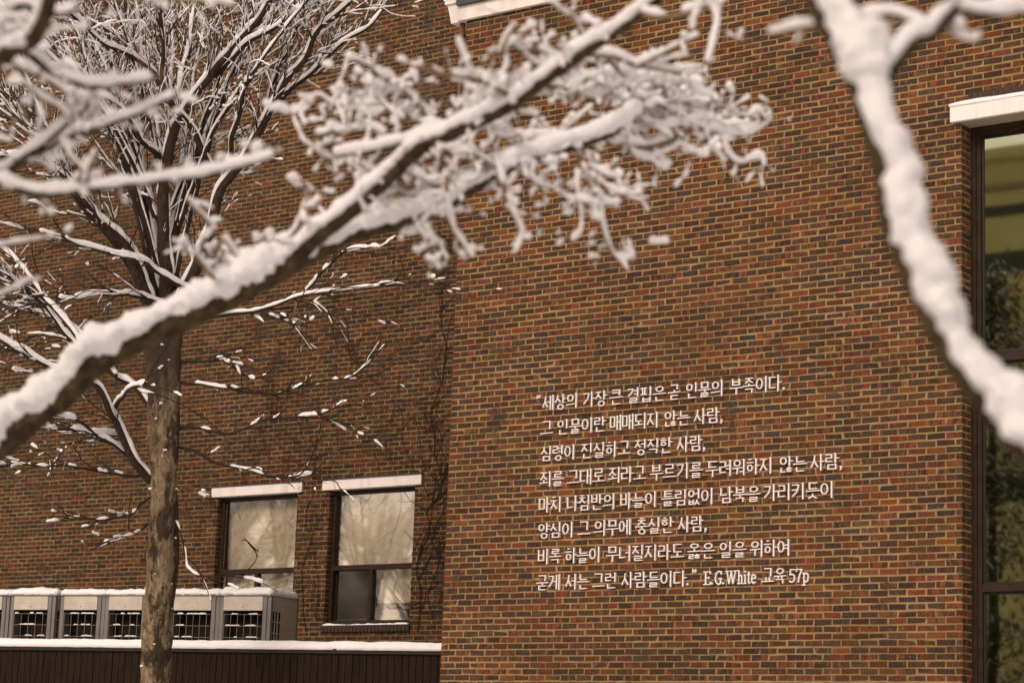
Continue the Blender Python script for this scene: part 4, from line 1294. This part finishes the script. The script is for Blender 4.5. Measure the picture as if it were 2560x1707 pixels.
R4 = random.Random(11)
ND = 8.0
k8 = ND / F_PX
lt = at_d(-620, 1500, ND)
near = thing('snowy_tree', 'near leafless tree whose blurred snow laden branches reach in from the left', 'tree', (lt.x, lt.y, 0))
tr_pts, _ = smooth_path([Vector((lt.x - .1, lt.y, 0)), Vector((lt.x - .05, lt.y, 1.0)), Vector((lt.x, lt.y, 2.3)), at_d(-640, 700, ND), at_d(-560, 200, ND), at_d(-500, -300, ND), at_d(-560, -1200, ND), at_d(-480, -2400, ND + .5), at_d(-520, -3600, ND + .6)], .1)
MB().tube(tr_pts, [.19 - .18 * i / len(tr_pts) for i in range(len(tr_pts))], 16, wob=.15, freq=8).build('trunk', M['near_bark'], near, True)
tocam = -FW
NEAR = [  # path, d0, d1, r0, r1, snow px, twigs, twig kwargs
    ([(-600, 1420), (-350, 1300), (-150, 1185), (-60, 1140), (0, 1105), (90, 1035), (160, 985), (240, 905), (345, 845), (455, 800), (545, 755), (630, 712), (715, 662), (745, 640)], 8, 8, 41, 30, 66, 4, dict(lo=.75, hi=.98)),
    ([(725, 658), (760, 622), (800, 585), (830, 560), (890, 515), (945, 465), (990, 425), (1025, 390), (1060, 362), (1100, 345), (1160, 318), (1215, 292), (1262, 268), (1310, 240), (1355, 205), (1400, 172), (1450, 135), (1500, 102), (1560, 65), (1640, 0), (1720, -70)], 8, 7.2, 25, 14, 29, 26, dict(lo=.1, hi=.75)),
    ([(735, 655), (770, 640), (810, 615), (850, 595), (930, 568), (1020, 548), (1090, 520), (1160, 478), (1240, 432), (1310, 402), (1400, 372), (1480, 348), (1535, 325), (1565, 305), (1585, 280), (1590, 262)], 8, 8.3, 28, 11, 46, 46, dict(lo=.25, hi=1.0)),
    ([(1330, 232), (1300, 250), (1250, 280), (1200, 302), (1100, 327), (1000, 357), (900, 377), (835, 388)], 7.6, 7.9, 12, 6, 30, 14, {}),
    ([(1290, 248), (1250, 225), (1205, 200), (1160, 192), (1120, 188), (1075, 178), (1035, 166)], 7.5, 7.3, 10, 5, 24, 10, {}),
    ([(1080, 300), (1060, 280), (1035, 250), (1010, 228), (985, 212), (968, 196), (950, 188), (920, 165), (890, 150), (862, 148)], 8.1, 8.0, 7, 4, 22, 12, {}),
    ([(1000, 225), (960, 228), (920, 240), (890, 245), (860, 262), (825, 258), (795, 240), (765, 262), (735, 288)], 8.1, 8.0, 6, 3, 19, 8, {}),
    ([(1100, 322), (1040, 300), (985, 270), (940, 292), (905, 280), (875, 262)], 8.1, 8.2, 6, 4, 22, 9, {}),
    ([(970, 440), (925, 425), (870, 410), (820, 395), (785, 372), (755, 352)], 8.0, 8.1, 7, 4, 22, 9, {}),
    ([(1290, 250), (1330, 225), (1370, 212), (1420, 225), (1460, 234), (1510, 246), (1560, 256), (1612, 265), (1660, 258)], 8.2, 8.4, 9, 5, 32, 18, {}),
    ([(1480, 250), (1540, 225), (1568, 215), (1600, 228), (1642, 218), (1690, 235), (1740, 258)], 8.3, 8.5, 7, 4, 30, 16, {}),
    ([(1430, 160), (1508, 147), (1540, 170), (1568, 205), (1575, 235)], 8.0, 8.3, 8, 5, 20, 6, {}),
    ([(1460, 135), (1538, 142), (1575, 158), (1612, 165), (1660, 175), (1703, 184)], 7.6, 7.6, 9, 6, 24, 6, {}),
    ([(1590, 168), (1625, 150), (1677, 124), (1715, 105), (1750, 88)], 7.6, 7.5, 7, 4, 17, 3, dict(lmax=.1)),
    ([(1600, 30), (1642, 42), (1690, 38), (1730, 28), (1772, 17), (1790, 45), (1788, 87), (1780, 120), (1768, 160)], 7.2, 7.0, 9, 5, 20, 4, dict(lmax=.10)),
    ([(1400, 168), (1370, 140), (1330, 120), (1300, 125), (1280, 110), (1255, 130), (1270, 90), (1295, 60)], 7.6, 7.4, 7, 4, 22, 9, {}),
    ([(1470, 120), (1445, 70), (1430, 35), (1440, 20)], 7.4, 7.3, 5, 3, 15, 4, {}),
    ([(1500, 350), (1560, 362), (1620, 366), (1680, 345), (1720, 330), (1750, 322), (1790, 328), (1838, 336), (1880, 330), (1902, 322)], 8.3, 8.6, 10, 5, 30, 16, {}),
    ([(1770, 322), (1800, 300), (1830, 290), (1870, 290), (1895, 280), (1915, 300), (1930, 275)], 8.5, 8.6, 4, 3, 16, 6, {}),
    ([(1560, 310), (1610, 300), (1660, 290), (1700, 275), (1740, 270), (1785, 262)], 8.4, 8.6, 7, 4, 32, 12, {}),
    ([(1236, 385), (1250, 430), (1262, 478), (1275, 515), (1290, 545), (1313, 594)], 8.0, 7.8, 8, 5, 16, 5, dict(lmax=.1)),
    ([(1120, 430), (1117, 480), (1122, 530), (1135, 575), (1156, 607), (1182, 645)], 8.0, 7.9, 7, 4, 17, 6, dict(lmax=.1)),
    ([(1450, 405), (1468, 450), (1490, 490), (1500, 530), (1503, 564), (1516, 599), (1528, 625), (1545, 645), (1573, 648), (1590, 628)], 8.1, 8.1, 5, 3, 17, 12, dict(lmax=.10)),
    ([(1440, 420), (1443, 470), (1450, 520), (1452, 577), (1430, 603)], 8.1, 8.0, 4, 3, 15, 7, dict(lmax=.1)),
    ([(1470, 412), (1500, 430), (1530, 442), (1560, 440)], 8.1, 8.0, 6, 4, 24, 4, dict(lmax=.1)),
    ([(1475, 415), (1500, 455), (1540, 482), (1580, 490), (1610, 478)], 8.2, 8.2, 5, 3, 18, 6, {}),
    ([(1340, 400), (1330, 440), (1345, 460), (1380, 470), (1400, 485)], 8.1, 8.0, 5, 3, 18, 8, {}),
    ([(1570, 370), (1590, 390), (1620, 400), (1660, 420), (1680, 405)], 8.3, 8.4, 4, 3, 24, 6, {}),
    ([(1690, 345), (1710, 372), (1740, 382), (1775, 372)], 8.4, 8.4, 4, 3, 26, 4, {}),
    ([(1800, 335), (1815, 380), (1850, 408), (1900, 395), (1905, 430)], 8.5, 8.5, 4, 3, 17, 6, dict(lmax=.1)),
    ([(1640, 215), (1680, 200), (1720, 205), (1760, 240), (1790, 235)], 8.4, 8.5, 4, 2.5, 26, 8, {}),
    ([(1660, 260), (1700, 250), (1750, 262), (1800, 268), (1840, 285)], 8.4, 8.6, 4, 2.5, 26, 8, {}),
    ([(1600, 300), (1650, 318), (1700, 308), (1745, 300), (1790, 300)], 8.3, 8.5, 4, 2.5, 24, 8, {}),
    ([(1560, 240), (1600, 205), (1650, 190), (1700, 178), (1745, 165)], 8.3, 8.3, 4, 2.5, 20, 6, {}),
    ([(1420, 225), (1450, 195), (1500, 190), (1550, 185), (1600, 205)], 8.2, 8.3, 4, 2.5, 24, 8, {}),
    ([(1150, 300), (1180, 262), (1230, 230), (1275, 205), (1330, 185)], 7.9, 7.8, 4, 2.5, 22, 8, {}),
    ([(960, 340), (930, 320), (890, 322), (850, 330), (815, 310)], 8.0, 8.0, 4, 2.5, 22, 7, {}),
    ([(1010, 300), (960, 262), (920, 205), (905, 180)], 8.0, 8.0, 4, 2.5, 20, 7, {}),
    ([(1220, 300), (1230, 330), (1260, 345), (1310, 335), (1360, 345), (1400, 335)], 8.1, 8.2, 6, 4, 26, 12, {}),
    ([(1090, 350), (1130, 380), (1180, 385), (1215, 400), (1240, 420)], 8.1, 8.1, 6, 4, 28, 10, {}),
    ([(1000, 420), (1040, 440), (1080, 462), (1120, 468), (1160, 460)], 8.1, 8.1, 6, 4, 22, 12, {}),
    ([(900, 540), (940, 500), (985, 480), (1030, 490), (1070, 478), (1100, 455)], 8.1, 8.2, 5, 3, 20, 12, {}),
    ([(535, 695), (505, 660), (480, 630), (450, 600)], 7.9, 7.7, 6, 4, 20, 5, dict(lmax=.1)),
    ([(520, 690), (545, 655), (565, 625), (590, 640), (560, 600)], 7.9, 7.7, 5, 4, 20, 4, dict(lmax=.08)),
    ([(530, 580), (510, 545), (490, 525), (470, 500)], 7.7, 7.5, 5, 4, 17, 3, dict(lmax=.08)),
    ([(700, 640), (690, 605), (702, 600), (735, 580), (752, 545), (766, 500), (770, 465)], 8.0, 7.9, 5, 3, 17, 7, dict(lmax=.1)),
    ([(700, 645), (680, 600), (675, 590), (690, 580)], 8.0, 8.0, 6, 4, 20, 4, dict(lmax=.08)),
    ([(1060, 640), (1080, 652), (1095, 640)], 7.9, 7.9, 3, 2, 18, 2, dict(lmax=.08)),
    ([(1040, 560), (1060, 590), (1090, 600), (1110, 612)], 8, 7.9, 3, 2, 17, 4, dict(lmax=.08)),
    ([(1620, 605), (1650, 607), (1675, 604)], 8.2, 8.2, 3, 2, 18, 0, {}),
    # upper left corner
    ([(-480, 560), (-250, 480), (-40, 445), (0, 455), (64, 476), (128, 482), (190, 478), (256, 470), (320, 462), (385, 453), (450, 446), (513, 436), (560, 424), (598, 415), (650, 402), (690, 388)], 7, 6.6, 15, 6, 24, 14, dict(lmin=.04, lmax=.10, lo=.35)),
    ([(-450, 640), (-200, 520), (-40, 452), (0, 432), (85, 385), (171, 342), (225, 325), (278, 308), (330, 290), (385, 262), (440, 240)], 7.1, 6.8, 15, 7, 22, 12, dict(lo=.4)),
    ([(40, 405), (80, 378), (128, 342), (165, 312), (192, 288), (222, 262)], 6.9, 6.8, 12, 7, 26, 6, {}),
    ([(-480, 20), (-250, 50), (-60, 85), (0, 110), (64, 128), (100, 155), (128, 178), (192, 205), (245, 214), (300, 208), (340, 205), (382, 196)], 6.6, 6.8, 18, 7, 24, 14, dict(lo=.4)),
    ([(-400, 350), (-150, 230), (-20, 165), (0, 150), (25, 125), (60, 110), (85, 95), (107, 45), (125, -20)], 6.2, 6.0, 26, 20, 14, 5, {}),
    ([(-300, 60), (-80, 40), (0, 35), (40, 18), (64, 13), (105, 25), (150, 34), (175, 28), (195, 15)], 6.4, 6.4, 15, 8, 20, 6, {}),
    ([(-300, -60), (-50, -25), (60, -10), (150, -6), (280, -6), (380, -4), (470, 0), (530, 4), (570, 12), (600, 25)], 6.6, 6.5, 9, 5, 16, 6, dict(lo=.3, lmax=.1)),
    ([(-100, 100), (0, 140), (40, 165), (85, 185), (130, 208), (171, 238), (205, 255), (240, 278)], 6.9, 7, 11, 6, 26, 8, {}),
    ([(-200, 650), (-40, 624), (20, 612), (64, 604), (100, 598), (140, 588)], 7.2, 7.2, 6, 4, 14, 3, dict(lmax=.06)),
    ([(-120, 770), (-20, 745), (30, 725), (60, 708), (85, 695)], 7.2, 7.2, 6, 3, 15, 3, dict(lmax=.06)),
    ([(215, 455), (222, 420), (235, 390), (245, 370)], 6.8, 6.8, 6, 4, 14, 2, dict(lmax=.06)),
    ([(190, 455), (205, 425), (185, 400), (170, 385), (160, 360)], 6.8, 6.8, 6, 4, 16, 3, dict(lmax=.07)),
    ([(30, 30), (50, 70), (70, 95), (60, 130)], 6.3, 6.3, 9, 6, 26, 5, dict(lmax=.08)),
    ([(0, 60), (30, 45), (70, 60), (110, 70), (130, 60)], 6.4, 6.4, 9, 6, 26, 4, dict(lmax=.08)),
    ([(20, 190), (60, 210), (110, 250), (150, 270), (170, 300)], 6.8, 6.8, 8, 5, 24, 6, dict(lmax=.1)),
]
for (pp, d0, d1, r0, r1, spx, ntw, kw) in NEAR:
    big = r0 > 11
    spx *= .76 if r0 > 40 else (.66 if r0 > 20 else .62)
    ntw = int(ntw * 1.6)
    wood, snow, sp, rs = near_branch(near, pp, d0, d1, r0, r1, spx, cover=1.0 if big else .74, lump=.28 if big else .75, wob=.58 if r0 > 40 else .30 if big else .18, freq=9 if r0 > 40 else 16 if big else 40,
                                     twig=not big, tmin=.45, bias=tocam * (.25 if r0 > 40 else .55) if big else tocam * .2, wide=1.0)
    if ntw:
        nf = len(wood.f)
        near_twigs(wood, snow, sp, rs, ntw, R4, **kw)
        if big:
            wood.mi[nf:] = [1] * (len(wood.f) - nf)
    b_ = wood.build('branch', [M['near_bark'], M['near_twig']] if big else M['near_twig'], near, True)
    snow.build('snow', M['snow'], b_, True)

# tree on the right, nearer still
RD = 4.9
rt_ = at_d(3050, 1700, RD)
near2 = thing('snowy_tree', 'very near leafless tree whose thick snowy branch crosses the right side before the tall window', 'tree', (rt_.x, rt_.y, 0))
tr_pts, _ = smooth_path([Vector((rt_.x + .1, rt_.y, 0)), Vector((rt_.x + .05, rt_.y, 1.0)), at_d(3020, 1400, RD), at_d(3080, 700, RD), at_d(3150, 0, RD), at_d(3150, -600, RD), at_d(3060, -1700, RD + .2), at_d(3180, -3200, RD + .3), at_d(3100, -4800, RD + .5)], .08)
MB().tube(tr_pts, [.14 - .13 * i / len(tr_pts) for i in range(len(tr_pts))], 16, wob=.15, freq=9).build('trunk', M['near_bark'], near2, True)
bias_r = -FW * 1.1 + RT * .86
RIGHT = [
    ([(3000, 1480), (2820, 1310), (2640, 1180), (2560, 1108), (2500, 1040), (2440, 965), (2375, 872), (2330, 780), (2288, 690), (2250, 600), (2226, 500), (2218, 430), (2195, 352), (2172, 275), (2148, 202), (2110, 132), (2080, 70), (2040, 0), (2010, -70)], 4.7, 5.0, 42, 29, 58, 0, True),
    ([(2165, 215), (2200, 200), (2230, 170), (2254, 138), (2288, 100), (2328, 86), (2355, 52), (2377, 22), (2372, -30)], 5.0, 5.1, 22, 16, 26, 0, False),
    ([(2330, 84), (2279, 58), (2233, 37), (2190, 42), (2141, 50)], 5.1, 5.2, 12, 6, 22, 2, False),
    ([(2370, 28), (2410, 30), (2447, 34), (2490, 36), (2545, 28), (2580, 45)], 5.1, 5.1, 14, 8, 30, 2, False),
    ([(2362, 45), (2377, 77), (2405, 95), (2432, 103), (2450, 95), (2456, 72)], 5.1, 5.1, 6, 5, 18, 1, False),
    ([(2050, 64), (2015, 68), (1982, 72), (1950, 80), (1918, 84)], 5.0, 5.1, 9, 5, 16, 1, False),
    ([(2180, 190), (2184, 160), (2192, 120)], 5.0, 5.0, 7, 6, 18, 0, False),
    ([(2224, 95), (2228, 70), (2226, 40)], 5.1, 5.1, 5, 4, 14, 0, False),
    ([(3070, 600), (3200, 350), (3350, 150), (3420, -100), (3600, -400)], 4.9, 4.4, 30, 10, 34, 6, False),
    ([(3150, -300), (3000, -600), (2900, -900), (2850, -1300)], 5.0, 5.3, 24, 8, 30, 6, False),
    ([(3080, -1500), (3300, -1900), (3500, -2300), (3600, -2900)], 5.1, 4.9, 22, 7, 30, 6, False),
    ([(3150, -2800), (2950, -3200), (2900, -3700)], 5.2, 5.4, 16, 6, 26, 4, False),
]
for (pp, d0, d1, r0, r1, spx, ntw, big) in RIGHT:
    wood, snow, sp, rs = near_branch(near2, pp, d0, d1, r0, r1, spx, lump=.46 if big else .4, wob=.55 if big else .14, bias=bias_r if big else None, twig=False, freq=10 if big else 16, tmin=.5)
    if ntw:
        near_twigs(wood, snow, sp, rs, ntw, R4, lmax=.07, lmin=.03)
    b_ = wood.build('branch', M['near_bark'] if r0 > 10 else M['near_twig'], near2, True)
    snow.build('snow', M['snow'], b_, True)

# ------------------------------------------------------------------ bare creeper on the wall that lies back
R5 = random.Random(77)


def vine(mb, pxs, r0, r1, kids, spread=70):
    P = [on_y(a, b, Y_L - .018) for a, b in pxs]
    sp, pr = smooth_path(P, .05)
    sp = [Vector((q.x + .02 * noise.noise(q * 4), Y_L - .014 + .006 * noise.noise(q * 5), q.z + .02 * noise.noise(q * 4 + Vector((5, 0, 0))))) for q in sp]
    mb.tube(sp, [.5 * (r0 + (r1 - r0) * q) for q in pr], 5)
    for _ in range(kids):
        i = R5.randint(1, len(sp) - 2)
        p_ = sp[i].copy()
        ang = R5.uniform(-.3, math.pi + .3)
        L = R5.uniform(.25, 1.1) * spread / 70
        pts = [p_]
        for q in range(int(L / .05)):
            ang += R5.gauss(0, .25)
            p_ = p_ + Vector((math.cos(ang), 0, math.sin(ang))) * .05
            pts.append(Vector((p_.x, Y_L - .012 + .004 * R5.gauss(0, 1), p_.z)))
        if len(pts) > 2 and max(q.x for q in pts) < -.03:
            mb.tube(pts, [max(.0016, r1 * .42 * (1 - .6 * j / len(pts))) for j in range(len(pts))], 4)


def z6(l):
    return [(600 + a / 2.613, 600 + b / 2.613) for a, b in l]


def z3(l):
    return [(500 + a / 3.266, 1150 + b / 3.266) for a, b in l]


cr = MB()
vine(cr, z6([(1000, 20), (1040, 90), (1080, 230), (1180, 330), (1230, 350), (1390, 340)]), .008, .006, 6)
vine(cr, z6([(580, 370), (660, 450), (710, 620), (710, 750), (860, 900), (1050, 1120), (1060, 1320), (1130, 1480)]), .008, .008, 20)
vine(cr, z6([(1385, 60), (1310, 180), (1300, 380), (1330, 620), (1340, 700), (1320, 900), (1240, 1150), (1270, 1280), (1270, 1400), (1320, 1560)]), .008, .014, 30)
vine(cr, z6([(870, 400), (960, 560), (1100, 760), (1200, 800), (1280, 900), (1360, 1010)]), .005, .005, 10)
vine(cr, z6([(1010, 780), (930, 830), (860, 900), (740, 960), (600, 1050)]), .005, .004, 12)
vine(cr, z6([(1240, 1160), (1280, 1300), (1330, 1420), (1350, 1560)]), .009, .01, 16)
vine(cr, z3([(2010, 20), (1985, 150), (1930, 320), (1840, 420), (1870, 500), (1860, 620), (1790, 760), (1770, 900), (1800, 1100), (1780, 1400)]), .014, .016, 26)
vine(cr, z3([(1850, 10), (1900, 120), (1960, 260), (1990, 400), (1900, 560), (1960, 700), (1930, 900), (1860, 1100), (1900, 1300)]), .009, .010, 26)
vine(cr, z3([(1960, 520), (1880, 640), (1950, 800), (2000, 960), (1930, 1200)]), .007, .008, 22)
creeper = cr.build('bare_creeper', M['vine'])
tag(creeper, 'bare dark creeper stems climbing the set back brick wall by the block corner', 'creeper', )
cr = MB()
vine(cr, z3([(860, 1400), (840, 1200), (830, 900), (880, 720), (900, 620), (860, 540), (870, 400), (930, 250), (940, 100), (900, -60), (800, -250)]), .013, .006, 40)
vine(cr, z3([(940, 1300), (960, 1000), (930, 760), (900, 640), (980, 480), (1030, 300), (1020, 150)]), .009, .005, 24)
vine(cr, z3([(900, 120), (700, 60), (500, -60), (300, -150), (120, -260), (-50, -350)]), .006, .004, 26, 90)
vine(cr, z3([(930, -20), (1100, -80), (1350, -150), (1500, -260), (1600, -420)]), .006, .004, 26, 90)
vine(cr, z3([(820, -120), (700, -220), (640, -380), (560, -520)]), .005, .003, 18, 90)
creeper2 = cr.build('bare_creeper', M['vine'])
tag(creeper2, 'thin bare creeper stems climbing the brick pier between the two small windows', 'creeper')
cr = MB()
for k in range(30):
    x_ = 40 + 34 * k + R5.uniform(-40, 40)
    y_ = R5.uniform(1080, 1400)
    vine(cr, [(x_, y_), (x_ + R5.uniform(-60, 60), y_ - 120), (x_ + R5.uniform(-90, 90), y_ - 260), (x_ + R5.uniform(-120, 120), y_ - 400)], .005, .003, 10, 60)
creeper3 = cr.build('bare_creeper', M['vine'])
tag(creeper3, 'sparse hair thin creeper stems spread over the brick wall behind the mottled tree', 'creeper')

# ------------------------------------------------------------------ what the glass reflects, behind the camera
def mirror_pt(px, py, yb):
    # the point on the plane y = yb that the tall window mirrors at this place
    P = on_y(px, py, .256)
    r = ray(px, py)
    r = Vector((r.x, -r.y, r.z))
    return P + r * ((yb - P.y) / r.y)


OY = -70.0
ob = thing('office_building', 'broad beige office building with dark bands, mirrored in the tall window', 'building', (-20, OY, 0))
otop = mirror_pt(2458, 385, OY).z
MB().box(-54, 30, OY - 15, OY, 0, otop - .5).build('wall', M['beige'], ob)
for ya, yb_, nm in ((470, 483, 'ledge'), (520, 548, 'window_band'), (640, 690, 'window_band'), (858, 868, 'ledge'), (965, 1010, 'window_band'), (1180, 1250, 'window_band')):
    za, zb_ = mirror_pt(2458, yb_, OY).z, mirror_pt(2458, ya, OY).z
    MB().box(-53.9, 29.9, OY + .02, OY + (.25 if nm == 'ledge' else .06), za, zb_).build(nm, M['band'] if nm != 'ledge' else M['soffit'], ob)
MB().box(-54.4, 30.4, OY - 15.4, OY + .5, otop - .49, otop).build('roof', M['beige'], ob)


def conifer(seed, h):
    R = random.Random(seed)
    fol, sno = MB(), MB()
    for k in range(900):
        f_ = R.random() ** .75
        z = h * (.08 + .92 * (1 - f_))
        rad = (h * .26) * f_ * R.uniform(.35, 1.05) + .1
        a = R.uniform(0, 2 * math.pi)
        c = Vector((math.cos(a) * rad, math.sin(a) * rad, z - rad * .25))
        for q in range(22):
            o = c + Vector((R.gauss(0, .28), R.gauss(0, .28), R.gauss(0, .16)))
            dr = Vector((math.cos(a) + R.gauss(0, .5), math.sin(a) + R.gauss(0, .5), -.45 + R.gauss(0, .25))).normalized()
            sd_ = dr.cross(ZUP).normalized() * R.uniform(.02, .045)
            L = R.uniform(.14, .3)
            mb_ = sno if (q < 7 and R.random() < .75) else fol
            o2 = o + ZUP * .05 if mb_ is sno else o
            b = len(mb_.v)
            mb_.v += [tuple(o2), tuple(o2 + dr * L * .5 + sd_), tuple(o2 + dr * L), tuple(o2 + dr * L * .5 - sd_)]
            mb_.f.append((b, b + 1, b + 2, b + 3)); mb_.mi.append(0)
    return fol, sno


ctop = mirror_pt(2500, 655, -23.5)
fol, sno = conifer(3, ctop.z)
for k, (x_, y_, rz, sc_) in enumerate(((ctop.x - .2, -23.5, 0, 1.0), (ctop.x + 2.3, -26.0, 1.4, .93), (ctop.x - 3.2, -25.5, 2.3, .85),
                                     (-49, -36, .7, .68), (-53, -40, 2.7, .74), (-48, -44, 4.1, .70), (-57, -35, 5.0, .72))):  # these low ones are added to block bright sky in the small panes
    t_ = thing('conifer', ('dark green snow dusted conifer, tallest of three behind the viewer', 'dark green snow dusted conifer behind the tallest one of three', 'dark green snow dusted conifer, smallest of three behind the viewer',
                           'low conifer added to block mirrored sky, nearest of four', 'low conifer added to block mirrored sky, tallest of four',
                           'low conifer added to block mirrored sky, farthest from the wall', 'low conifer added to block mirrored sky, outermost to the side')[k], 'tree', (0, 0, 0), 'conifers mirrored in the windows')
    if k == 0:
        parts = [MB().tube([Vector((0, 0, 0)), Vector((0, 0, 5)), Vector((0, 0, ctop.z))], [.16, .11, .02], 10).build('trunk', M['bark'], t_, True),
                 fol.build('crown', M['needle'], t_), sno.build('snow', M['snow'], t_)]
    else:
        for q in parts:
            c_ = q.copy(); C.objects.link(c_); c_.parent = t_
    t_.location = (x_, y_, 0); t_.rotation_euler.z = rz; t_.scale = (sc_,) * 3

# bare trees mirrored in the small windows
SPOTS = ((-30, -19, .6), (-34.5, -23, 2.0), (-38, -28, 3.6), (-33, -29, 4.4), (-42, -31, 5.3), (-46, -27, 1.2), (-36, -35, 2.9), (-27.5, -24, .1))
WHERE = ('nearest the fence', 'second from the fence', 'in the middle of the group', 'just behind the second one', 'far back in the group', 'outermost to the side', 'deepest in the group', 'closest to the viewer')
for k, (x_, y_, rz) in enumerate(SPOTS):
    t_ = thing('bare_tree', 'leafless snowy tree mirrored in the small windows, ' + WHERE[k], 'tree', (0, 0, 0), 'trees mirrored in the small windows')
    for q in list(tree.children):
        c_ = q.copy(); C.objects.link(c_); c_.parent = t_
        c_.matrix_parent_inverse = Matrix.Translation(-tree.location)
        for q2 in q.children:
            d_ = q2.copy(); C.objects.link(d_); d_.parent = c_
    t_.location = (x_, y_, 0); t_.rotation_euler.z = rz
